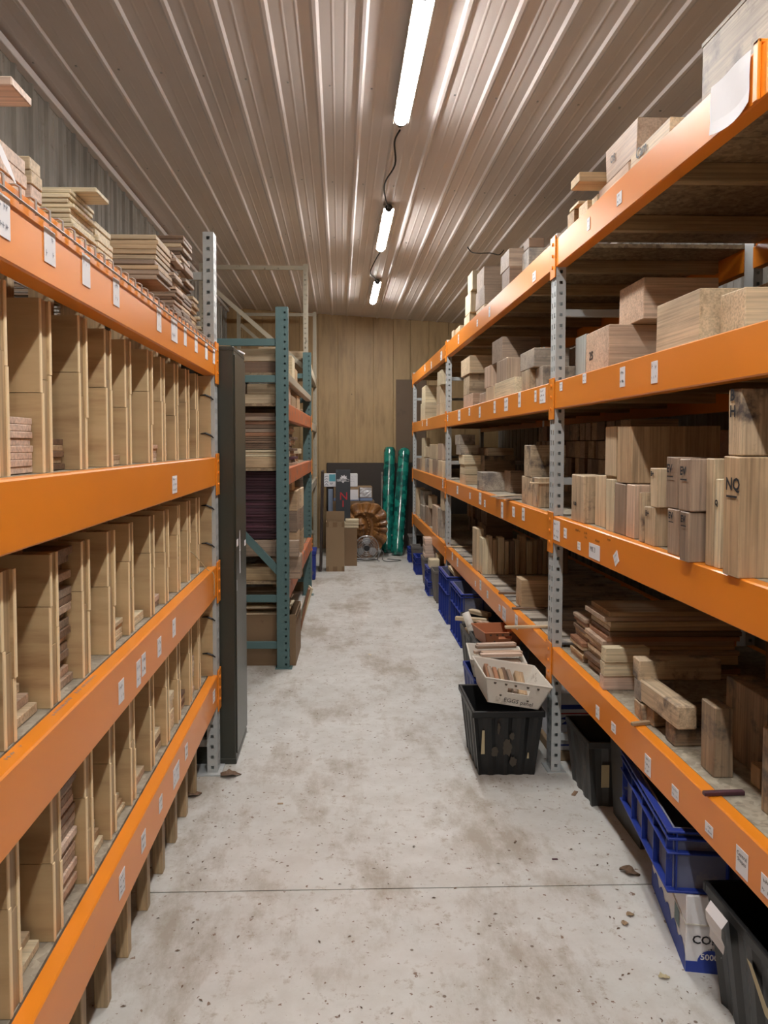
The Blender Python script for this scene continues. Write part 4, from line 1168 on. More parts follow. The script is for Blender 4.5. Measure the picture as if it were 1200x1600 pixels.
for i, (x_, y_, w_, l_, hh, rz, mt, lb) in enumerate([(-.64, 3.93, .16, .24, .006, .2, 'card', 'flat torn cardboard piece lying on the dark cabinet'), (-.58, 4.10, .13, .14, .008, -.1, 'paper', 'small white offcut lying on the dark cabinet edge')]):
    a = MB(); a.obox((0, 0, hh / 2), (w_, l_, hh), (0, 0, 0), 0); o = a.build(['cardboard_piece', 'paper_offcut'][i], M[mt]); o.location = (x_, y_, 2.080); o.rotation_euler = (0, 0, rz); tag(o, lb, 'cardboard' if i == 0 else 'paper')

# ================================================================ TEAL RACK AND BEIGE RACK (left, further back)
def solid_post(x0, x1, y0, y1, z0, z1, hx, pitch=.0508, r=.0065):
    """upright with one column of punched holes in the face towards the camera"""
    a = MB(); n = int((z1 - z0) / pitch); c = x0 + (x1 - x0) * hx
    for yy in (y0,):
        a.quad((x0, yy, z0), (c - r, yy, z0), (c - r, yy, z1), (x0, yy, z1)); a.quad((c + r, yy, z0), (x1, yy, z0), (x1, yy, z1), (c + r, yy, z1))
        zz = z0
        for i in range(n):
            q = z0 + (i + .5) * pitch
            a.quad((c - r, yy, zz), (c + r, yy, zz), (c + r, yy, q - r), (c - r, yy, q - r)); zz = q + r
        a.quad((c - r, yy, zz), (c + r, yy, zz), (c + r, yy, z1), (c - r, yy, z1))
    a.quad((x0, y1, z0), (x1, y1, z0), (x1, y1, z1), (x0, y1, z1)); a.quad((x0, y0, z0), (x0, y1, z0), (x0, y1, z1), (x0, y0, z1))
    a.quad((x1, y0, z0), (x1, y1, z0), (x1, y1, z1), (x1, y0, z1)); a.quad((x0, y0, z1), (x1, y0, z1), (x1, y1, z1), (x0, y1, z1))
    return a
ANG = -.0232
tr = thing('pallet_rack', 'teal upright rack with worn orange beams on the left, beyond the dark cabinet', 'storage rack', (-.362, 5.435, 0), ANG)
for y in (0, 2.675):
    for (x0, x1, hx) in ((-.087, 0, .74), (-1.05, -.963, .26)):
        solid_post(x0, x1, y, y + .05, .005, 2.56, hx).build('upright_post', M['teal'], tr)
    a = MB(); a.box(-.10, .02, y - .02, y + .07, 0, .005); a.box(-1.07, -.95, y - .02, y + .07, 0, .005); a.build('foot_plate', M['teal'], tr)
    for z in (.165, .50, 2.06, 2.315):
        a = MB(); a.box(-.963, -.087, y + .012, y + .036, z - .026, z + .026, 0, .003); a.build('frame_brace', M['teal'], tr)
    a = MB(); a.obox((-.36, y + .024, 1.0), (.85, .028, .05), (0, .82, 0)); a.build('diagonal_brace', M['teal'], tr)
TZ = [2.1075, 1.8895, 1.4295, .6155]
tb = []
for l, (z, h, mt) in enumerate(zip(TZ, (.06, .12, .12, .13), ('beige', 'orange_old', 'orange_old', 'orange_old'))):
    tb.append(beam_mesh(-.002, -1, .05, 2.675, z, h, .05).build('shelf_beam', M[mt], tr))
    beam_mesh(-1.05, 1, .05, 2.675, z, h, .05).build('shelf_beam', M[mt], tr)
    for q in range(4):
        a = MB(); a.box(-1.0, -.045, .06 + q * .65, .06 + q * .65 + .64, z - .0195, z - .0005); a.build('deck_panel', M['osb'], tr)
    if l: connector_mesh(-.002, -1, 2.675, .05, z, .17).build('beam_connector', M['orange'], tb[-1])
def tl(x, y, z):   # rack-local point to world
    c, s = math.cos(ANG), math.sin(ANG); return (-.362 + x * c - y * s, 5.435 + x * s + y * c, z)
def tblock(name, x0, x1, y0, y1, z0, z1, kind, axis, label, cat, group=None, mat=None, ch=.004):
    a = MB(); a.box(0, x1 - x0, 0, y1 - y0, 0, z1 - z0, 0, ch)
    o = a.build(name, mat or W(kind, axis)); o.location = tl(x0, y0, z0); o.rotation_euler = (0, 0, ANG)
    return tag(o, label, cat, group)
# top level
g = 'timbers on the upper levels of the teal rack'
tblock('timber_beam', -.90, -.06, .10, .30, 2.108, 2.19, 'brown', 'X', 'dark brown timber across the top level of the teal rack, lower', 'timber')
tblock('timber_beam', -.88, -.05, .10, .28, 2.191, 2.28, 'pale', 'X', 'pale timber across the top level of the teal rack, resting on the dark one', 'timber')
for i, (x0, x1, y0, y1, z1, k) in enumerate([(-.26, -.07, .40, .62, 2.33, 'pale'), (-.20, -.03, .70, .95, 2.30, 'cream'), (-.24, -.04, 1.1, 1.35, 2.24, 'tan')]):
    tblock('timber_block', x0, x1, y0, y1, 2.108, z1, k, 'X', f"{TINT[k]} block on the top level of the teal rack, {ORD[i]} behind the near post", 'wood block')
# second level
tblock('timber_beam', -.90, -.06, .10, .34, 1.890, 1.958, 'pale', 'X', 'pale timber on the second level of the teal rack under two blocks', 'timber')
tblock('timber_block', -.50, -.315, .10, .30, 1.959, 2.032, 'rose', 'X', 'left wood block of the pair on the second level of the teal rack', 'wood block')
tblock('timber_block', -.305, -.06, .10, .30, 1.959, 2.030, 'pale', 'X', 'right wood block of the pair on the second level of the teal rack', 'wood block')
for i, (x0, x1) in enumerate(((-.50, -.315), (-.300, -.09))):
    o = tblock('wrapped_block', x0, x1, .10, .28, 2.033, 2.080, '', '', f"{['left','right'][i]} block wrapped in printed white paper on the teal rack", 'parcel', mat=M['paper'], ch=.012)
    a = MB(); scribble(a, Vector((.01, -.0006, .004)), Vector((1, 0, 0)), Vector((0, 0, 1)), x1 - x0 - .03, .04, 1, 0, .9); a.build('print_marks', M['ink'], o)
for i, (y0, y1, z1, k) in enumerate([(.42, .47, 2.045, 'rose'), (.50, .55, 2.03, 'pink'), (.62, 1.05, 1.985, 'tan'), (1.2, 1.5, 2.02, 'tan')]):
    tblock('timber_block', -.30, -.03, y0, y1, 1.890, z1, k, 'X', f"{TINT[k]} block on the second level of the teal rack, {ORD[i]} behind the wrapped blocks", 'wood block')
def tstack(name, x0, x1, y0, y1, z0, z1, n, kinds, wh, gp, seed, jit=.02, jy=.015):
    R = random.Random(seed); base = {}; h = (z1 - z0) / n
    for i in range(n):
        kk = kinds[i % len(kinds)]
        if kk in base: o = base[kk].copy(); COL.objects.link(o)
        else:
            a = MB(); a.box(0, x1 - x0, 0, y1 - y0, .0003, h - .0008, 0, min(.0015, h * .2)); o = a.build(name, W(kk, 'X')); base[kk] = o
        o.location = tl(x0 + R.uniform(-jit, jit), y0 + R.uniform(-jy, jy), z0 + i * h); o.rotation_euler = (0, 0, ANG)
        kf = n - i; pos = 'topmost' if kf == 1 else ('bottom' if i == 0 else ORD[min(kf - 1, 29)] + ' from the top')
        tag(o, f"{TINT[kk]} board, {pos} {wh}", 'board', gp)
tblock('timber_beam', -.90, -.07, .09, .33, 1.430, 1.510, 'tan', 'X', 'tan timber under the dark boards on the third level of the teal rack', 'timber')
tstack('loose_board', -.88, -.06, .09, .50, 1.511, 1.560, 3, ['cream', 'pale'], 'of the pale layer, teal rack', 'pale boards on the teal rack', 51, .01)
tstack('loose_board', -.88, -.05, .10, .55, 1.562, 1.655, 6, ['brown'], 'of the dark layer, teal rack', 'dark boards on the teal rack', 52)
tstack('loose_board', -.88, -.085, .10, .52, 1.657, 1.825, 6, ['cherry', 'mauve', 'brown'], 'of the reddish layer, teal rack', 'reddish boards on the teal rack', 53, .03)
tstack('loose_board', -.40, -.05, .75, 1.15, 1.430, 1.75, 14, ['pink', 'brown', 'purple', 'pale'], 'of the rear ragged stack, teal rack', 'ragged boards on the teal rack', 54, .03)
tstack('loose_board', -.40, -.04, 1.3, 1.6, 1.430, 1.56, 3, ['cream', 'tan'], 'of the small pale pile, teal rack', 'small pale pile on the teal rack', 55, .02)
tblock('timber_beam', -.90, -.06, .09, .32, .616, .705, 'stud', 'X', 'yellowish timber on the lowest level of the teal rack', 'timber')
crumple('debris_pile', (tl(-.50, .22, 0)[0], tl(-.5, .22, 0)[1], .748), .055, 'grey brown dusty bark debris lying on the yellowish timber, teal rack', 'debris', 'dirt', 8, (4.6, 1.0, .75))
tblock('plank', -.92, .065, .10, .15, .79, .905, 'mauve', 'X', 'broad weathered plank on edge under the purple boards, teal rack', 'board')
tblock('timber_block', -.14, .07, .16, .36, .616, .782, 'mauve', 'X', 'weathered block holding up the broad plank, teal rack', 'wood block')
tblock('timber_block', -.92, -.78, .16, .5, .616, .905, 'brown', 'X', 'dark block at the back left of the lowest level, teal rack', 'wood block')
tblock('timber_block', -.45, -.15, .36, .8, .616, .905, 'brown', 'X', 'dark block under the purple boards, teal rack', 'wood block')
tstack('loose_board', -.92, -.075, .17, .75, .908, 1.40, 24, ['purple', 'purple', 'purple'], 'of the big purple stack on the teal rack', 'boards of the big purple stack', 56, .018)
for i, (y0, y1, z0, z1, k) in enumerate([(1.0, 1.28, .616, .86, 'tan'), (1.0, 1.30, .861, 1.04, 'mauve'), (1.0, 1.27, 1.041, 1.21, 'tan'), (1.02, 1.26, 1.211, 1.36, 'pale'), (1.5, 1.8, .616, .82, 'tan'), (1.5, 1.78, .821, 1.02, 'mauve'), (1.5, 1.8, 1.021, 1.2, 'pale')]):
    tblock('timber_block', -.35, -.06 if z1 > 1.3 else -.02, y0, y1, z0, z1, k, 'X', f"{TINT[k]} block, {['bottom','second','third','top','bottom','middle','top'][i]} of the {['nearer','farther'][i > 3]} pile behind the purple boards", 'wood block')
# carton on the floor under it
bx = thing('cardboard_box', 'big open cardboard box on the floor under the teal rack, full of boards', 'box', (-.62, 5.52, 0), ANG)
a = MB()
X0, X1, Y0, Y1, Hh = -.30, .30, 0, .50, .37
a.box(X0, X1, Y0, Y0 + .006, 0, Hh); a.box(X0, X1, Y1 - .006, Y1, 0, Hh); a.box(X0, X0 + .006, Y0 + .006, Y1 - .006, 0, Hh); a.box(X1 - .006, X1, Y0 + .006, Y1 - .006, 0, Hh); a.box(X0 + .006, X1 - .006, Y0 + .006, Y1 - .006, 0, .006)
a.build('body', M['carddark'], bx)
a = MB(); a.obox((X1 + .012, .25, Hh - .01), (.004, .46, .09), (0, .35, 0)); a.build('flap', M['card'], bx)
R = random.Random(5)
for i in range(9):
    k = ['pale', 'tan', 'cream', 'pale'][i % 4]; a = MB(); a.obox((0, 0, 0), (.52, .11 + .02 * (i % 3), .012), (0, 0, 0), 0, .001)
    o = a.build('loose_board', W(k, 'X')); o.location = (-.62 + R.uniform(-.05, .01), 5.62 + .11 * (i % 3), .362 + .0165 * i); o.rotation_euler = (R.uniform(-.008, .008), R.uniform(-.006, .006), R.uniform(-.10, .10))
    tag(o, f"{TINT[k]} board heaped in the box under the teal rack, {'topmost' if i == 8 else ORD[8 - i] + ' from the top'}", 'board', 'boards heaped in the cardboard box')
tblock('timber_block', -.55, -.35, .14, .40, .007, .355, 'tan', 'Z', 'tan block standing inside the cardboard box under the teal rack', 'wood block')
a = MB(); a.obox((0, 0, .2), (.02, .09, .40), (0, .22, 0), 0, .002); o = a.build('leaning_board', W('cherry', 'Z')); o.location = (-.30, 6.40, .0); tag(o, 'reddish board leaning on the teal rack near the floor', 'board')
a = MB(); a.obox((0, 0, .15), (.018, .16, .30), (0, .3, .2), 0, .002); o = a.build('leaning_board', W('cream', 'Z')); o.location = (-.31, 7.0, .0); tag(o, 'cream board leaning on the teal rack near the floor', 'board')

br = thing('pallet_rack', 'tall beige frame rack on the left, between the teal rack and the pine wall', 'storage rack', (-.335, 8.22, 0))
for y in (0, 2.95):
    solid_post(-.05, 0, y, y + .045, .005, 3.50, .4).build('upright_post', M['beige'], br)
    solid_post(-1.14, -1.09, y, y + .045, .005, 3.50, .6).build('upright_post', M['beige'], br)
    for zz in (3.44, .3):
        a = MB(); a.box(-1.09, -.05, y + .01, y + .035, zz, zz + .045); a.build('frame_brace', M['beige'], br)
    a = MB(); p, q = Vector((-1.09, y + .0225, 3.32)), Vector((-.05, y + .0225, 2.42)); d = q - p
    a.obox((p + q) / 2, (d.length, .02, .045), (0, -math.atan2(d.z, d.x), 0)); a.build('diagonal_brace', M['beige'], br)
for z in (2.52, 1.87, 1.12):
    beam_mesh(0, -1, .05, 2.95, z, .10, .045).build('shelf_beam', M['beige'], br); beam_mesh(-1.14, 1, .05, 2.95, z, .10, .045).build('shelf_beam', M['beige'], br)
    for q in range(3):
        a = MB(); a.box(-1.1, -.04, .05 + q * .95, .99 + q * .95, z - .0195, z - .0005); a.build('deck_panel', M['osb'], br)
for i, (z, y0, y1, h, k) in enumerate([(2.52, .2, .7, .09, 'pale'), (2.52, .9, 1.4, .05, 'tan'), (1.87, .15, .6, .08, 'pale'), (1.87, .8, 1.1, .14, 'tan'), (1.12, .2, .7, .30, 'mauve'), (1.12, .9, 1.3, .20, 'tan')]):
    a = MB(); a.box(-.70, -.345, 8.22 + y0, 8.22 + y1, z + .0004, z + h, 0, .004)
    tag(a.build('timber_block', W(k, 'X'), centre=True), f"{TINT[k]} block on the {['top','top','middle','middle','lower','lower'][i]} level of the beige rack, {['nearer','farther'][i % 2]}", 'wood block')
a = MB(); a.box(-.74, -.325, 8.34, 8.95, 0, .55, 0, .004); tag(a.build('cardboard_box', M['card'], centre=True), 'closed cardboard box on the floor at the foot of the beige rack', 'box')
a = MB(); a.box(-.60, -.29, 9.02, 9.35, 0, .34, 0, .01); a.box(-.61, -.28, 9.01, 9.36, .30, .345, 0, .004); tag(a.build('plastic_tote', M['bluebin'], centre=True), 'small blue tote at the foot of the beige rack on the left', 'tote')
a = MB(); a.obox((0, 0, 0), (.030, .45, 1.26), (0, .02, 0), 0, .003); o = a.build('panel', M['darkbrown']); o.location = (-.232, 9.82, .632); tag(o, 'tall thin dark brown panel standing on edge left of the tall carton', 'panel')

# ================================================================ END OF THE AISLE
def carton(name, label, x0, x1, y0, y1, h, mat='card', flap=.0, tape=True):
    t_ = thing(name, label, 'box', ((x0 + x1) / 2, y0, 0)); w = (x1 - x0) / 2; d = y1 - y0
    a = MB(); T = .006
    a.box(-w, w, 0, T, 0, h); a.box(-w, w, d - T, d, 0, h); a.box(-w, -w + T, T, d - T, 0, h); a.box(w - T, w, T, d - T, 0, h); a.box(-w + T, w - T, T, d - T, 0, T)
    a.build('body', M[mat], t_)
    if flap:
        a = MB(); a.box(-w, w, d - T, d, h + .001, h + flap); a.build('flap', M[mat], t_)
    if tape:
        a = MB()
        for zz in (0.001, h - .065):
            for xx in (-w - .0, -.03, w - .035):
                a = MB(); a.box(xx, xx + .035 + (.02 if xx == -.03 else 0), -.0012, -.0004, zz, zz + .062); a.build('tape', M['tape'], t_)
    return t_
carton('cardboard_box', 'tall open cardboard box with brown tape, front one at the end of the aisle', -.175, .058, 9.62, 9.86, .625, flap=.115)
c2 = carton('cardboard_box', 'plain cardboard box with pale boards on top, right of the tall carton', .062, .225, 10.05, 10.25, .50, 'carddark', tape=False)
for i in range(3):
    a = MB(); a.obox((0, 0, .018), (.20 - .012 * i, .20, .034), (0, 0, 0), 0, .004); o = a.build('pale_board', W('cream', 'X')); o.location = (.145 + .008 * i, 10.15, .501 + .037 * i)
    tag(o, f"cream slab on the plain cardboard box, {['bottom','middle','top'][i]} of three", 'board', 'cream slabs on the cardboard box')
# slate panel with a white emblem and a red letter
sp = thing('printed_panel', 'slate grey panel with a white winged emblem and red N standing behind the cartons', 'panel', (.062, 10.72, 0))
pT = onY(536, 734, 10.7); hw = .102; Ht = pT.z
cx = onY(536, 734, 10.7).x - .062
a = MB(); a.box(cx - hw, cx + hw, 0, .018, 0, Ht, 0, .003); a.build('board', M['slate'], sp)
a = MB(); U = Vector((1, 0, 0)); V = Vector((0, 0, 1)); yy = -.0012
ez = Ht - .155
def P2(u, v): return (cx + u, yy, ez + v)
wing = [(-.085, .02), (-.05, .012), (-.03, -.02), (0, -.045), (.03, -.02), (.05, .012), (.085, .02), (.085, -.008), (.05, -.02), (.03, -.035), (0, -.07), (-.03, -.035), (-.05, -.02), (-.085, -.008)]
a.box(cx - .085, cx + .085, yy, yy + .0008, ez - .008, ez - .004, 0); a.box(cx - .085, cx + .085, yy, yy + .0008, ez + .018, ez + .022, 0)
a.box(cx - .085, cx - .081, yy, yy + .0008, ez - .008, ez + .022, 0); a.box(cx + .081, cx + .085, yy, yy + .0008, ez - .008, ez + .022, 0)
a.text('EMPIRES', P2(-.076, -.002), U, V, .034, 0, .0006)
a.add([P2(-.02, -.010), P2(.02, -.010), P2(0, -.032)], [(0, 1, 2)])
a.add([P2(-.055, .030), P2(-.03, .036), P2(-.045, .055), P2(-.02, .050), P2(-.03, .078), P2(0, .065), P2(.02, .085), P2(.028, .058), (P2(.05, .07)), P2(.045, .045), P2(.06, .032), P2(.02, .024), P2(0, .034), P2(-.02, .024)], [tuple(range(14))])
a.build('emblem', M['paper'], sp)
a = MB(); a.text('N', (cx - .052, -.0012, Ht - .42), U, V, .155, 0); a.box(cx - .008, cx + .008, -.0018, -.001, Ht - .52, Ht - .43, 0); a.build('red_lettering', M['redink'], sp)
# stack of parcels behind
pb_ = carton('cardboard_box', 'plain cardboard box at the bottom of the parcel stack by the dark wall panel', -.14, .50, 11.10, 11.50, .775, 'carddark', tape=False)
a = MB(); a.box(-.315, .315, .01, .39, .769, .776); a.build('lid', M['carddark'], pb_)
z0 = .778
p1 = onY(583, 783, 11.0); 
mb_ = thing('cardboard_box', 'brown box with crinkled film and white shipping sheet, middle of the parcel stack', 'box', (.18, 11.12, z0))
a = MB(); a.box(-.27, .29, 0, .36, 0, .205, 0, .004); a.build('body', M['card'], mb_)
a = MB(); a.box(-.27, .29, -.0014, -.0005, .003, .045); a.build('blue_print', newmat('pale_blue_print', (.20, .27, .42), .6), mb_)
a = MB(); a.box(-.045, .085, -.0026, -.0016, .02, .165); a.build('shipping_sheet', M['paper'], mb_)
R = random.Random(9); a = MB(); nn = 7
g2 = [[(.11 + .17 * i / nn, -.002 - R.uniform(0, .014), .055 + .14 * j / nn) for j in range(nn + 1)] for i in range(nn + 1)]
for i in range(nn):
    for j in range(nn): a.add([g2[i][j], g2[i + 1][j], g2[i + 1][j + 1], g2[i][j + 1]], [(0, 1, 2), (0, 2, 3)])
a.build('crinkled_film', M['film'], mb_)
a = MB(); a.box(.100, .112, -.003, -.0005, 0, .2); a.build('brown_strap', M['darkbrown'], mb_)
wx = thing('shipping_carton', 'white printed carton with teal panel, top of the parcel stack by the wall', 'box', (.02, 11.12, z0 + .206))
xa = onY(506, 750, 11.02).x - .02; xb = onY(559, 750, 11.02).x - .02; hz = .185
a = MB(); a.box(xa, xb, 0, .3, 0, hz, 0, .003); a.build('body', M['paper'], wx)
a = MB(); a.box(xa + .075, xa + .165, -.0012, -.0004, hz * .42, hz - .004); a.build('teal_panel', newmat('teal_print', (.10, .36, .44), .5), wx)
a = MB(); a.text('BJP', (xa + .085, -.0012, hz * .2), U, V, .035, 0, .001); scribble(a, Vector((xb - .12, -.0012, .02)), U, V, .1, hz - .04, 4, 0, .6)
for i in range(4): a.tube([(xa + .01, -.001, .02 + .04 * i), (xa + .035, -.001, .05 + .035 * i), (xa + .06, -.001, .02 + .045 * i)], .005, 5)
a.build('print_marks', M['greyink'], wx)
a = MB(); a.box(-.165, -.10, 10.9, 10.96, 0, .96, 0, .002); tag(a.build('pale_blue_carton', newmat('pale_blue_carton_print', (.22, .27, .36), .6), centre=True), 'narrow pale blue carton peeking out left of the slate panel', 'box')

# teal wrapped rolls
def roll(pt, pb, rad, yb, yt, label):
    T = onY(pt[0], pt[1], yt); B = onY(pb[0], pb[1], yb)
    B.z = rad * .0 + .002
    t_ = thing('wrapped_roll', label, 'roll', (B.x, B.y, 0)); d = T - B; n = 14; R = random.Random(int(pt[0]))
    pts = [(0, 0, .002)] ; rr = [rad * .75]
    for i in range(n + 1):
        s_ = (i + .4) / (n + .9); pts.append(tuple(d * s_ + Vector((0, 0, .002)))); rr.append(rad * (1 + .035 * math.sin(i * 1.9) + R.uniform(-.02, .02)))
    pts.append(tuple(d * .995)); rr.append(rad * .82); pts.append(tuple(d)); rr.append(rad * .5)
    a = MB(); a.tube(pts, rr, 28); a.build('roll_body', M['tealwrap'], t_, smooth=True)
    return t_, d
r1, d1 = roll((609, 699), (604, 868), .089, 11.24, 11.66, 'left one of the two tall teal plastic-wrapped rolls at the back wall')
r2, d2 = roll((632, 701), (620, 870), .090, 10.99, 11.55, 'right one of the two tall teal plastic-wrapped rolls at the back wall')
for rt, d_, rad, spots in ((r1, d1, .089, [(.15, .045, .085)]), (r2, d2, .090, [(.16, .055, .085), (.285, .07, .11)])):
    for (s_, w, h) in spots:
        a = MB(); C_ = d_ * s_; n = 6
        for i in range(n):
            f0 = -PI / 2 + (i / n - .5) * 2 * w / rad + .25; f1 = -PI / 2 + ((i + 1) / n - .5) * 2 * w / rad + .25; q_ = rad * 1.06
            tt = Vector((d_.x, d_.y, 0)) / d_.z * h
            A_ = Vector((C_.x + q_ * math.cos(f0), C_.y + q_ * math.sin(f0), C_.z - h / 2)); B_ = Vector((C_.x + q_ * math.cos(f1), C_.y + q_ * math.sin(f1), C_.z - h / 2))
            up = Vector((0, 0, h)) + tt; a.quad(A_, B_, B_ + up, A_ + up)
        a.build('shipping_label' if s_ < .2 else 'torn_film', M['paper'] if s_ < .2 else M['film'], rt)
for x_, w_ in ((.655, .05), (.775, .03)):
    a = MB(); a.obox((0, 0, 0), (w_, .012, 1.17), (-.035, 0, 0), 0, .002); o = a.build('leaning_sheet', W('grey', 'Z')); o.location = (x_, 11.70, .59); tag(o, f"pale panel edge showing {'left of' if x_ < .7 else 'between'} the teal rolls", 'panel')

# carved head with feather headdress
cvY = 10.86
cv = thing('carved_bust', 'brown wood carving of a head with a wide feather headdress behind the fan', 'carving', (.40, cvY, 0))
fc = onY(566.5, 822, cvY); fx, fz = fc.x - .40, fc.z
def head_R(th):
    """outline of the headdress around the face centre"""
    c, s = math.cos(th), math.sin(th)
    ex = .335 if c > 0 else .215; ez = .325 if s > 0 else .36
    r = 1 / (abs(c / ex) ** 3.0 + abs(s / ez) ** 3.0) ** (1 / 3.0)
    return r * (1 + .06 * fthr(th))
def fthr(th): return abs(math.sin(th * 7.5 + .9 * math.sin(2 * th) + .4 * math.sin(5 * th)))
def head_h(x, z):
    """relief height towards the viewer"""
    r = math.hypot(x, z); th = math.atan2(z, x); rr = r / head_R(th)
    h = .05 + (.055 * fthr(th) ** .5 + .006 * math.sin(th * 60 + 25 * rr)) * min(1, max(0, (rr - .42) / .12)) + .03 * (1 - rr)
    h += .03 * math.exp(-((rr - .62) / .05) ** 2) * (1 if z > -.1 else 0)
    fx_, fz_ = x + .035, z + .005
    d = math.hypot(fx_ / .105, fz_ / .165)
    h += .045 * math.exp(-((d - 1.18) / .12) ** 2) * (1 + .2 * math.sin(z * 160))          # braid and head band
    q = (fx_ / .092) ** 2 + (fz_ / .150) ** 2
    if q < 1:
        h = max(h, .075) + .105 * (1 - q) ** .45
        g_ = lambda cx_, cz_, sx, sz, a_: a_ * math.exp(-((fx_ - cx_) / sx) ** 2 - ((fz_ - cz_) / sz) ** 2)
        h += g_(-.035, .048, .022, .009, .016) + g_(.035, .048, .022, .009, .016)      # brows
        h += g_(-.034, .022, .020, .013, -.034) + g_(.034, .022, .020, .013, -.034)    # eye hollows
        h += g_(-.034, .020, .012, .006, .014) + g_(.034, .020, .012, .006, .014)
        h += g_(0, .010, .010, .040, .030) + g_(0, -.026, .017, .012, .030)            # nose
        h += g_(-.050, -.012, .020, .020, .014) + g_(.050, -.012, .020, .020, .014)    # cheekbones
        h += g_(-.032, -.060, .008, .030, -.016) + g_(.032, -.060, .008, .030, -.016)
        h += g_(0, -.060, .026, .006, .014) + g_(0, -.069, .030, .0035, -.022) + g_(0, -.079, .024, .006, .014)
        h += g_(0, -.118, .026, .016, .018)
    return h
a = MB(); NR, NTH = 46, 150; vs = [(fx, -head_h(0, 0), fz)]
for i in range(1, NR + 1):
    for j in range(NTH):
        th = 2 * PI * j / NTH; r = head_R(th) * i / NR; x_, z_ = r * math.cos(th), r * math.sin(th)
        z_ = max(z_, -fz + .30 - .30)
        hh = head_h(x_, z_) * (1 if i < NR else .35); vs.append((fx + x_, -hh, fz + z_))
for j in range(NTH):
    th = 2 * PI * j / NTH; r = head_R(th) * .98; vs.append((fx + r * math.cos(th), .10, fz + max(r * math.sin(th), -fz + .0)))
fs = [(0, 1 + j, 1 + (j + 1) % NTH) for j in range(NTH)]
for i in range(NR):
    for j in range(NTH):
        p_ = 1 + i * NTH; fs.append((p_ + j, p_ + NTH + j, p_ + NTH + (j + 1) % NTH, p_ + (j + 1) % NTH))
fs.append(tuple(1 + NR * NTH + j for j in range(NTH)))
a.add(vs, fs); a.build('headdress_and_face', M['carved'], cv, smooth=True)
a = MB(); a.tube([(fx + .02, .02, .0), (fx + .02, .02, .10), (fx + .01, .01, .20), (fx, .0, fz - .12)], [.14, .13, .10, .08], 18); a.build('base', M['carved'], cv, smooth=True)

# floor fan
fn = thing('floor_fan', 'round grey floor fan with wire cage standing before the carved head', 'fan', (.372, 10.48, 0))
fcx, fcz, fr = onY(573, 856.7, 10.45).x - .372, .184, .165
a = MB()
for (rr, yy) in ((1.0, 0), (.97, -.035), (.80, -.055), (.62, -.066), (.45, -.072), (.28, -.075), (.97, .045), (.7, .07), (.4, .08)):
    a.tube([(fcx + fr * rr * math.cos(k * PI / 16), yy, fcz + fr * rr * math.sin(k * PI / 16)) for k in range(33)], .0022 if rr < 1 else .006, 5)
for k in range(36):
    c, s = math.cos(k * PI / 18), math.sin(k * PI / 18)
    a.tube([(fcx + fr * q * c, y_, fcz + fr * q * s) for q, y_ in ((.22, -.076), (.6, -.067), (.97, -.035), (1, 0), (.97, .045), (.3, .08))], .0014, 4)
a.build('cage', M['steel'], fn, smooth=True)
a = MB()
for k in range(3):
    b0 = PI / 2 + k * 2 * PI / 3; vs = []
    for i in range(7):
        q = .18 + .70 * i / 6; wd = .55 * math.sin(PI * (.22 + .62 * i / 6))
        for s_ in (-1, 0, 1):
            an = b0 + s_ * wd; vs.append((fcx + fr * q * math.cos(an), -.02 + s_ * .018, fcz + fr * q * math.sin(an)))
    a.add(vs, [(i * 3 + j, i * 3 + j + 1, i * 3 + j + 4, i * 3 + j + 3) for i in range(6) for j in range(2)])
a.build('blade', M['fanblade'], fn, smooth=True)
a = MB(); a.tube([(fcx, -.079, fcz), (fcx, -.066, fcz)], .036, 20); a.build('hub_badge', M['black'], fn)
a = MB(); a.tube([(fcx, -.005, fcz), (fcx, .09, fcz)], .045, 18); a.build('motor', M['black'], fn)
a = MB(); a.tube([(fcx - .12, -.09, .010), (fcx - .15, .10, .010), (fcx + .15, .10, .010), (fcx + .17, -.08, .010)], .009, 8)
a.tube([(fcx - .15, .05, .01), (fcx - .172, .0, .1), (fcx - .168, 0, fcz)], .008, 8); a.tube([(fcx + .15, .05, .01), (fcx + .172, .0, .1), (fcx + .168, 0, fcz)], .008, 8)
a.build('stand', M['fanblade'], fn, smooth=True)
cord([(1.55, 7.3, 3.43), (1.50, 7.28, 3.38), (1.42, 7.3, 3.40), (1.30, 7.27, 3.39), (1.24, 7.3, 3.41), (1.20, 7.28, 3.45)], 'short bent dark wire hanging from the ceiling above the right rack', 'hanging_wire', 'rubber', .005, 'wire')
cord([(.56, 10.55, .16), (.60, 10.50, .10), (.58, 10.44, .03), (.63, 10.40, .006), (.75, 10.42, .006), (.84, 10.50, .006), (.72, 10.58, .006), (.66, 10.62, .006)], 'grey fan cable curling over the floor before the teal rolls', 'fan_cable', 'greybin', .005)

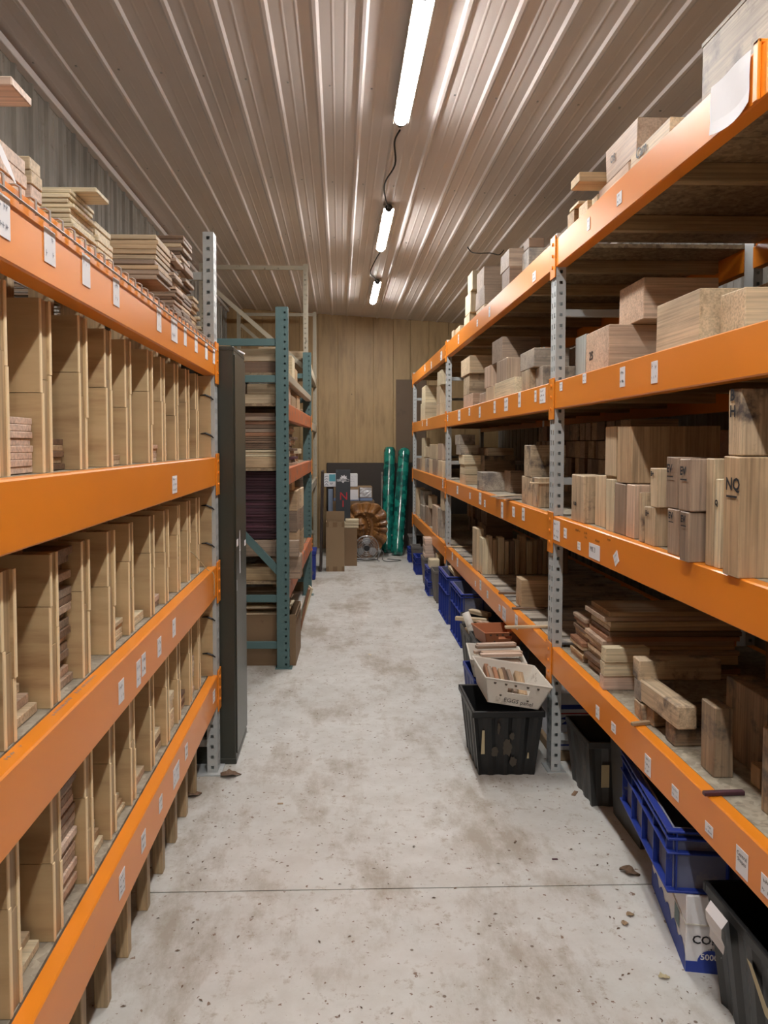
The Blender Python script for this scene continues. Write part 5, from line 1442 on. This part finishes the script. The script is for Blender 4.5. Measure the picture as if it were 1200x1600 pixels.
# ================================================================ TOTES UNDER THE RIGHT RACK
def tote(name, label, x0, x1, y0, y1, z0, z1, mat, taper=.03, ribs=4, rz=0, rim=.012, cat='tote', facemat=None, rimh=.03):
    cx_, cy_ = (x0 + x1) / 2, (y0 + y1) / 2; t_ = thing(name, label, cat, (cx_, cy_, z0), rz)
    W2, D2, H = (x1 - x0) / 2, (y1 - y0) / 2, z1 - z0
    def ring(w, d, z, nr, dep):
        pts = []
        def side(p, q, nrm):
            n_ = max(nr, 1) * 4
            for i in range(n_):
                f = i / n_; k = (i % 4) in (1, 2) and nr > 0 and 0 < f < 1
                pts.append((p[0] + (q[0] - p[0]) * f - (nrm[0] * dep if k else 0), p[1] + (q[1] - p[1]) * f - (nrm[1] * dep if k else 0), z))
        side((-w, -d), (w, -d), (0, -1)); side((w, -d), (w, d), (1, 0)); side((w, d), (-w, d), (0, 1)); side((-w, d), (-w, -d), (-1, 0))
        return pts
    a = MB(); b_, t2 = W2 - taper, D2 - taper; dep = .008
    r0 = ring(b_, t2, 0, ribs, dep); r1 = ring(W2 - .004, D2 - .004, H - rimh, ribs, dep); r2 = ring(W2 - .012 - 0, D2 - .012, H - .002, ribs, 0); r3 = ring(b_ - .012, t2 - .012, .008, ribs, 0)
    n = len(r0); vs = r0 + r1 + r2 + r3
    a.add(vs, [(k * n + i, k * n + (i + 1) % n, (k + 1) * n + (i + 1) % n, (k + 1) * n + i) for k in range(3) for i in range(n)] + [tuple(range(n))[::-1], tuple(range(3 * n, 4 * n))])
    a.build('body', M[mat], t_)
    a = MB(); o_, i_ = rim, .010; Z0, Z1 = H - rimh, H
    a.box(-W2 - o_ + .012, W2 + o_ - .012, -D2 - o_ + .012, -D2 + i_, Z0, Z1, 0, .003); a.box(-W2 - o_ + .012, W2 + o_ - .012, D2 - i_, D2 + o_ - .012, Z0, Z1, 0, .003)
    a.box(-W2 - o_ + .012, -W2 + i_, -D2 + i_, D2 - i_, Z0, Z1, 0, .003); a.box(W2 - i_, W2 + o_ - .012, -D2 + i_, D2 - i_, Z0, Z1, 0, .003)
    a.build('rim', M[mat], t_)
    return t_
tk = tote('plastic_tote', 'scuffed black tote standing in the aisle before the grey post, white tub on top', .63, .965, 3.59, 3.655 + .0, 0, .33, 'blackbin') if False else None
nb = tote('plastic_tote', 'scuffed black tote in the aisle beside the grey post, holding up the white tub', .635, .975, 3.60, 4.02, 0, .325, 'blackbin', taper=.035, ribs=4, rim=.018)
a = MB(); yy = -.21 + .012
R = random.Random(3)
for (u, z_, w, h) in ((.02, .20, .025, .04), (.0, .14, .045, .09), (-.06, .12, .035, .05), (-.045, .24, .015, .06), (.03, .07, .04, .05)):
    n_ = 22; c_ = Vector((u, 0, z_)); slope = .031 / .295
    pts = []
    for k in range(n_):
        r_ = R.uniform(.7, 1.15); px_, pz_ = u + w * r_ * math.cos(2 * PI * k / n_) / 2, z_ + h * r_ * math.sin(2 * PI * k / n_) / 2
        pts.append((px_, -.175 - slope * pz_ - .0015, pz_))
    a.add(pts, [tuple(range(n_))])
a.build('dirt_patch', M['dirt'], nb)
a = MB(); sl = .031 / .295
for (u, z0_, z1_, w_) in ((-.128, .11, .23, .018), (.095, .085, .115, .01)):
    a.add([(u, -.1765 - sl * z0_, z0_), (u + w_, -.1765 - sl * z0_, z0_), (u + w_ * .8, -.1765 - sl * z1_, z1_), (u + .003, -.1765 - sl * z1_, z1_)], [(0, 1, 2, 3)])
a.build('masking_tape', M['masking'], nb)
def tub(name, label, cx_, cy_, z0, wt, dt, wb, db, H, rot, mat='whitetub', holes=True, text=None):
    t_ = thing(name, label, 'tub', (cx_, cy_, z0)); t_.rotation_euler = rot
    T = .005; a = MB()
    def wall(p0, p1, q0, q1, nrm):
        """slanted wall between bottom edge p0-p1 and top edge q0-q1"""
        n_ = Vector(nrm) * T
        v_ = [Vector(p) for p in (p0, p1, q1, q0)]; a.add(v_ + [p - n_ for p in v_], [(0, 1, 2, 3), (7, 6, 5, 4), (0, 4, 5, 1), (3, 2, 6, 7), (0, 3, 7, 4), (1, 5, 6, 2)])
    bw, bd, tw, td = wb / 2, db / 2, wt / 2, dt / 2
    # front wall with hand slot
    def fp(u, v): # u -1..1 , v 0..1
        return (u * (bw + (tw - bw) * v), -(bd + (td - bd) * v), H * v)
    for (u0, u1, v0, v1) in ((-1, -.30, 0, 1), (.42, 1, 0, 1), (-.30, .42, 0, .52), (-.30, .42, .72, 1)): wall(fp(u0, v0), fp(u1, v0), fp(u0, v1), fp(u1, v1), (0, -1, 0))
    wall((bw, bd, 0), (-bw, bd, 0), (tw, td, H), (-tw, td, H), (0, 1, 0)); wall((bw, -bd, 0), (bw, bd, 0), (tw, -td, H), (tw, td, H), (1, 0, 0)); wall((-bw, bd, 0), (-bw, -bd, 0), (-tw, td, H), (-tw, -td, H), (-1, 0, 0))
    a.box(-bw, bw, -bd, bd, 0, .004); a.build('body', M[mat], t_)
    a = MB(); pts = [(-tw, -td, H), (tw, -td, H), (tw, td, H), (-tw, td, H)]
    for i in range(4): a.tube([pts[i], pts[(i + 1) % 4]], .004, 6)
    a.build('rim', M[mat], t_)
    a = MB()
    for u in (-.72, -.38, -.08, .30, .62):
        c_ = Vector(fp(u, .86)); a.disc(c_ + Vector((0, -.0012, 0)), (0, -1, .2), .007, 12)
    for u, v in ((-.52, .38), (.46, .30)):
        c_ = Vector(fp(u, v)); a.disc(c_ + Vector((0, -.0012, 0)), (0, -1, .2), .006, 12)
    a.build('rivet', M['dirt'], t_)
    if text:
        a = MB(); p_ = Vector(fp(-.40, .14)) + Vector((0, -.0015, 0)); a.text(text, p_, (1, 0, -.04), (0, -.25, 1), .030, 0); a.build('handwriting', M['ink'], t_)
    return t_
wt = tub('mail_tub', 'dirty white tub of brown offcuts tilted on the black tote', .825, 3.745, .352, .325, .33, .25, .27, .125, (0.03, .17, .02), text='EGGS panel')
R = random.Random(12)
for i, (u, v, ln, k, rot) in enumerate([(-.085, -.02, .11, 'mauve', .3), (-.06, -.04, .14, 'cherry', .25), (-.03, -.04, .15, 'tan', .2), (-.005, .0, .14, 'brown', .25), (.025, -.01, .16, 'mauve', .3), (.06, -.04, .13, 'tan', .1), (.085, -.03, .14, 'tan', .08), (-.10, .02, .10, 'cherry', .2)]):
    a = MB(); a.obox((0, 0, 0), (.021, .17, .034), (0, 0, 0), 0, .002); o = a.build('wood_offcut', W(k, 'Y'))
    o.location = (.828 + u * .9, 3.765 + v * .6, .418 - u * .17 + .003 * (i % 2)); o.rotation_euler = (.40, .17, rot * .5 - .05)
    tag(o, f"{TINT[k]} offcut in the tilted white tub, {ORD[i]} of the row", 'wood offcut', 'offcuts in the tilted white tub')
tote('plastic_tote', 'dark blue tote behind the scuffed black one, white tub of strips on top', .72, 1.02, 4.07, 4.45, 0, .33, 'bluebin', ribs=3)
w2 = tub('mail_tub', 'second white tub heaped with pinkish strips, behind the tilted one', .865, 4.24, .331, .30, .34, .25, .29, .10, (0, .05, -.1))
for i in range(8):
    k = ['rose', 'pink', 'mauve', 'rose'][i % 4]; a = MB(); a.obox((0, 0, 0), (.24, .035, .016), (0, 0, 0), 0, .002); o = a.build('wood_strip', W(k, 'X'))
    o.location = (.87 + .012 * (i % 3), 4.14 + .045 * (i % 4), .405 + .022 * (i // 2)); o.rotation_euler = (0, .05, .15 + .02 * i)
    tag(o, f"{TINT[k]} strip heaped in the second white tub, {ORD[i]} up", 'stick', 'strips heaped in the second white tub')
tote('plastic_tote', 'dark grey-green tote between the tub of strips and the tall black bin', .86, 1.16, 4.62, 5.05, 0, .36, 'greybin', ribs=3)
tc = tub('plastic_basket', 'terracotta plastic basket sitting on the grey-green tote', .985, 4.76, .362, .25, .26, .21, .22, .085, (0, .02, .15), mat='terra')
R = random.Random(6)
for i in range(7):
    k = ['tan', 'pink', 'pale', 'mauve'][i % 4]; a = MB(); a.obox((0, 0, 0), (.12, .05, .04), (0, 0, 0), 0, .003); o = a.build('wood_offcut', W(k, 'X'))
    o.location = (1.0 + R.uniform(-.07, .05), 5.12 + .055 * i, .26 + .03 * (i % 3)); o.rotation_euler = (R.uniform(-.3, .3), R.uniform(-.3, .3), R.uniform(0, 2))
    tag(o, f"{TINT[k]} offcut piled in the grey bin behind the terracotta basket, {ORD[i]} away", 'wood offcut', 'offcuts behind the terracotta basket')
tote('plastic_tote', 'grey bin full of offcuts just behind the terracotta basket', .87, 1.17, 5.08, 5.52, 0, .30, 'greybin', ribs=3)
a = MB(); a.tube([(0, 0, 0), (.02, .03, .17)], [.030, .026], 16); o = a.build('white_pipe', M['whitetub'], smooth=True); o.location = (.915, 5.16, .29); o.rotation_euler = (-.3, -.45, 0); tag(o, 'short white pipe poking out of the grey bin', 'pipe')
tote('plastic_tote', 'tall narrow black bin with pale boards laid across, middle bay', .935, 1.22, 5.58, 5.90, 0, .30, 'blackbin', ribs=2)
stick('wood_strip', (.85, 5.60, .303), (1.08, 5.52, .302), .030, 'pale', 'long pale board laid over the tall black bin', wth=.035)
stick('wood_strip', (1.00, 5.83, .303), (1.12, 5.68, .303), .035, 'pale', 'short curved pale offcut on the tall black bin', wth=.05)
def crate(name, label, x0, x1, y0, y1, z0, z1, rz=0, dust=True):
    cx_, cy_ = (x0 + x1) / 2, (y0 + y1) / 2; t_ = thing(name, label, 'crate', (cx_, cy_, z0), rz); W2, D2, H = (x1 - x0) / 2, (y1 - y0) / 2, z1 - z0; T = .006; IN = .022
    a = MB(); w, d = W2 - IN, D2 - IN
    a.box(-w, w, -d, -d + T, 0, H, 0); a.box(-w, w, d - T, d, 0, H); a.box(-w, -w + T, -d + T, d - T, 0, H); a.box(w - T, w, -d + T, d - T, 0, H); a.box(-w + T, w - T, -d + T, d - T, 0, T)
    body_ = a; a = MB()
    for (za, zb) in ((0, .008), (H * .62, H * .62 + .006), (H - .03, H - .022), (H - .008, H)):
        a.box(-W2, W2, -D2, -d, za, zb, 0, .002); a.box(-W2, W2, d, D2, za, zb, 0, .002); a.box(-W2, -w, -d, d, za, zb, 0, .002); a.box(w, W2, -d, d, za, zb, 0, .002)
    a.build('rim', M['bluebin'], t_)
    a = body_; ny = max(2, int(2 * D2 / .13)); nx = max(2, int(2 * W2 / .13))
    for i in range(ny + 1):
        y_ = -d + .004 + (2 * d - .012) * i / ny
        for s_ in (-1, 1): a.box(s_ * w, s_ * (W2 - .003), y_, y_ + .004, .008, H - .008, 1)
    for i in range(nx + 1):
        x_ = -w + .004 + (2 * w - .012) * i / nx
        for s_ in (-1, 1): a.box(x_, x_ + .004, s_ * d, s_ * (D2 - .003), .008, H - .008, 1)
    a.build('body', [M['bluedust' if dust else 'bluebin'], M['bluebin']], t_)
    return t_
crate('plastic_crate', 'large dusty blue ribbed crate beyond the tall black bin, nearer of the two', .945, 1.30, 5.95, 6.55, 0, .425)
crate('plastic_crate', 'large dusty blue ribbed crate, farther of the two big ones', .945, 1.30, 6.74, 7.34, 0, .425)
for i, (x_, y_, r_) in enumerate(((1.05, 6.98, .3), (1.10, 7.05, -.2))):
    a = MB(); a.obox((0, 0, 0), (.04, .22, .03), (0, 0, 0), 0, .003); o = a.build('wood_offcut', W('pale', 'Y')); o.location = (x_, y_, .425); o.rotation_euler = (.35, 0, r_); tag(o, f"pale offcut sticking out of the farther big blue crate, {['left','right'][i]}", 'wood offcut')
tote('plastic_tote', 'narrow grey bin just beyond the two big blue crates', .94, 1.24, 7.62, 7.92, 0, .33, 'greydust', ribs=2)
crate('plastic_crate', 'small blue crate with pale blocks on it, lower of two stacked', .925, 1.20, 8.02, 8.36, 0, .145)
crate('plastic_crate', 'small blue crate stacked under the pale blocks, upper of two', .925, 1.20, 8.02, 8.36, .146, .29)
for i, (x_, y_, z_, w_, h_) in enumerate(((1.00, 8.12, .2915, .11, .09), (1.09, 8.24, .2915, .10, .13))):
    a = MB(); a.box(-w_ / 2, w_ / 2, -.07, .07, 0, h_, 0, .006); o = a.build('timber_block', W('cream', 'X')); o.location = (x_, y_, z_); tag(o, f"cream block on the small blue crates, {['left','right'][i]} of two", 'wood block')
tote('plastic_tote', 'narrow dark grey bin carrying a stack of pale slabs', .93, 1.2, 8.50, 8.82, 0, .33, 'greydust', ribs=2)
for i in range(5):
    a = MB(); a.box(-.065, .065, -.10, .10, 0, .043, 0, .003); o = a.build('timber_slab', W('rose', 'X')); o.location = (1.01 + .004 * (i % 2), 8.62, .333 + .0435 * i)
    tag(o, f"pale pinkish slab on the dark grey bin, {['bottom','second','middle','fourth','top'][i]} of five", 'wood block', 'pale slabs on the dark grey bin')
a = MB(); a.box(.94, 1.2, 8.51, 8.81, .331, .3325); tag(a.build('loose_lid', M['greybin'], centre=True), 'flat grey lid under the stack of pale slabs', 'lid')  # bin lid lying flat beneath the slabs
crate('plastic_crate', 'dark blue crate near the end of the right rack', .93, 1.2, 9.35, 9.75, 0, .21, dust=False)
tote('plastic_tote', 'dusty grey bin at the end of the right rack, second from the wall', .94, 1.2, 9.90, 10.2, 0, .27, 'greydust', ribs=2)
crate('plastic_crate', 'last blue crate by the teal rolls at the end of the right rack', .93, 1.2, 10.32, 10.62, 0, .19, dust=False)
tote('plastic_tote', 'last grey bin beside the teal rolls', .98, 1.22, 10.89, 11.1, 0, .30, 'greydust', ribs=2)
# nearest bay
bxp = thing('postal_box', 'white postal box with blue bands and red line behind the grey post', 'box', (1.20, 3.80, 0))
a = MB(); a.box(-.10, .14, 0, .30, .05, .34, 0, .003); a.build('body', M['paper'], bxp)
a = MB(); a.box(-.10, .14, -.0012, -.0004, .262, .285); a.box(-.10, .14, -.0012, -.0004, .075, .083); a.box(-.10, .14, -.0012, -.0004, .13, .133)
a.add([(-.085, -.0012, .185), (-.02, -.0012, .185), (-.012, -.0012, .222), (-.05, -.0012, .228), (-.09, -.0012, .215), (-.055, -.0012, .206)], [(0, 1, 2, 3, 4, 5)]); a.build('blue_print', M['blueink'], bxp)
a = MB(); a.box(-.10, .14, -.0012, -.0004, .237, .243); a.build('red_line', M['redink'], bxp)
a = MB(); a.box(1.08, 1.36, 3.79, 4.1, 0, .0495, 0, .003); tag(a.build('cardboard_box', M['card'], centre=True), 'flat cardboard box beneath the white postal box', 'box')
t1 = tote('plastic_tote', 'dark grey tote with masking tape strip beside the grey post', 1.08, 1.44, 3.27, 3.61, 0, .30, 'greybin', taper=.03, ribs=3)
a = MB(); a.box(-.12, -.085, -.172, -.1705, .10, .20); a.build('masking_tape', M['masking'], t1)
tote('plastic_tote', 'large plain grey-brown bin between the grey tote and blue crate', 1.165, 1.52, 2.92, 3.26, 0, .43, 'greydust' if False else 'greybin', taper=.02, ribs=0)
cp = thing('copy_paper_box', 'white and blue copy paper box on the floor under the blue crate', 'box', (1.258, 2.441, 0), -.187)
w_, d_, h_ = .17, .235, .236
a = MB(); a.box(-w_, w_, -d_, d_, 0, h_, 0, .003); a.build('body', M['paper'], cp)
a = MB(); a.box(-w_ - .003, w_ + .003, -d_ - .003, d_ + .003, .146, .150); a.build('lid_edge', M['whitetub'], cp)
a = MB(); a.box(-w_, w_, -d_ - .0014, -d_ - .0006, 0, .034)
a.add([(-.095 + .042 * math.cos(k * PI / 10), -d_ - .0016, .03 + .042 * math.sin(k * PI / 10)) for k in range(11)], [tuple(range(11))])
n_ = 24
for i in range(n_):
    y_a, y_b = -d_ + 2 * d_ * i / n_, -d_ + 2 * d_ * (i + 1) / n_; za_, zb_ = .05 + .03 * abs(math.sin(i * .7)), .05 + .03 * abs(math.sin((i + 1) * .7))
    a.quad((-w_ - .0012, y_a, 0), (-w_ - .0012, y_b, 0), (-w_ - .0012, y_b, zb_), (-w_ - .0012, y_a, za_))
a.build('blue_print', M['blueink'], cp)
a = MB(); a.text('COPY', (-.152, -d_ - .0016, .09), (1, 0, 0), (0, 0, 1), .036, 0, .0008); scribble(a, Vector((-.135, -d_ - .0016, .068)), Vector((1, 0, 0)), Vector((0, 0, 1)), .12, .012, 1, 0); a.build('lettering', M['ink'], cp)
a = MB(); a.text('5000', (-.128, -d_ - .0026, .042), (1, 0, 0), (0, 0, 1), .026, 0, .0006); a.build('count_lettering', M['paper'], cp)
a = MB(); a.quad((-w_ - .0016, -.16, .085), (-w_ - .0016, -.10, .085), (-w_ - .0016, -.10, .14), (-w_ - .0016, -.16, .14)); a.build('green_label', M['teal'], cp)
crate('plastic_crate', 'bright blue ribbed crate on the copy paper box under the lowest shelf', 1.0315, 1.3915, 2.2265, 2.8515, .2375, .43, -.132)
kb = tote('plastic_tote', 'black tote with hanging white paper and masking tape, nearest on the right', 1.055, 1.47, 1.66, 2.14, 0, .34, 'blackbin', taper=.035, ribs=4, rim=.018)
a = MB(); X_ = -.2125 - .012
for i in range(4):
    z_a, z_b = .335 - .03 * i, .335 - .03 * (i + 1); xo = lambda k: X_ - .010 - .012 * math.sin(k * 1.3)
    a.quad((xo(i), .06 + .01 * i, z_a), (xo(i), .155 + .006 * i, z_a), (xo(i + 1), .155 + .006 * (i + 1), z_b), (xo(i + 1), .06 + .01 * (i + 1), z_b))
scribble(a, Vector((X_ - .023, .14, .225)), Vector((0, -1, 0)), Vector((0, 0, 1)), .05, .02, 2, 1)
a.build('hanging_paper', [M['paper'], M['greyink']], kb)
a = MB(); X_ = -.206
a.add([(X_ + .002, .02, .262), (X_ + .002, -.005, .262), (X_ + .012, -.06, .19), (X_ + .012, -.12, .186), (X_ + .014, -.12, .155), (X_ + .014, -.05, .16)], [(0, 1, 2, 3, 4, 5)]); a.build('masking_tape', M['masking'], kb)

# ================================================================ DEBRIS ON THE FLOOR
def leaf(px, py, s, rz, label, mat='leaf'):
    p = onZ(px, py, 0); R = random.Random(int(px)); a = MB(); n = 7; vs = []
    for i in range(n + 1):
        f = i / n; w = s * .32 * math.sin(PI * min(1, f + .04)) + .002
        for j in (-1, 0, 1): vs.append((s * (f - .5), w * j * (1 + R.uniform(-.3, .3)), .002 + abs(j) * s * .16 * R.uniform(.3, 1) + s * .06 * math.sin(f * 5)))
    a.add(vs, [(i * 3 + j, i * 3 + j + 1, i * 3 + j + 4, i * 3 + j + 3) for i in range(n) for j in range(2)])
    o = a.build('dry_leaf', M[mat], smooth=False); o.location = (p.x, p.y, 0); o.rotation_euler = (0, 0, rz); tag(o, label, 'leaf')
leaf(361, 1212, .10, .2, 'curled dry leaf on the floor beside the dark cabinet foot')
leaf(303, 1243, .075, .5, 'dry leaf lying between the wooden legs and the grey post')
leaf(984, 1364, .075, -.5, 'dry curled leaf on the floor beside the copy paper box')
leaf(985, 1430, .03, .3, 'small tan leaf scrap on the floor right of centre', 'card')
leaf(976, 1443, .03, 1.2, 'small brown leaf scrap just below the tan one', 'card')
leaf(1038, 1528, .035, 0, 'pale wood chip shaped scrap on the floor near the copy box', 'masking')
for (px, py, k, lb, sz) in ((867, 1343, 'purple', 'small purple wood chip on the floor', .022), (727, 1101, 'cream', 'white scrap on the floor before the black tote', .035), (578, 1023, 'cream', 'tiny white scrap in the middle of the aisle', .03), (805, 1316, 'brown', 'tiny dark chip on the floor below the black tote', .018), (898, 1240, 'brown', 'dark flat chip beside the dark grey tote', .05), (438, 1256, 'tan', 'small tan chip on the floor left of centre', .025)):
    p = onZ(px, py, 0); a = MB(); a.obox((0, 0, .0015), (sz, sz * .35, .003)); o = a.build('wood_chip', W(k, 'X')); o.location = (p.x, p.y, 0); o.rotation_euler = (0, 0, px % 3); tag(o, lb, 'wood chip')
R = random.Random(77); a = MB()
for i in range(520):
    x_, y_ = R.uniform(-.55, 1.0), 1.6 + 9.3 * R.random() ** 1.5; s_ = R.uniform(.003, .010); r_ = R.uniform(0, 3)
    if R.random() < .35: x_ = R.choice([R.uniform(-.64, -.45), R.uniform(.85, 1.02)])
    c_, q_ = math.cos(r_) * s_, math.sin(r_) * s_
    a.add([(x_ - c_, y_ - q_, .001), (x_ + q_ * .4, y_ - c_ * .4, .002), (x_ + c_, y_ + q_, .001), (x_ - q_ * .4, y_ + c_ * .4, .003)], [(0, 1, 2, 3)])
tag(a.build('wood_debris', W('brown', 'X')), 'tiny wood crumbs and bark bits scattered over the concrete floor', 'debris', kind='stuff')
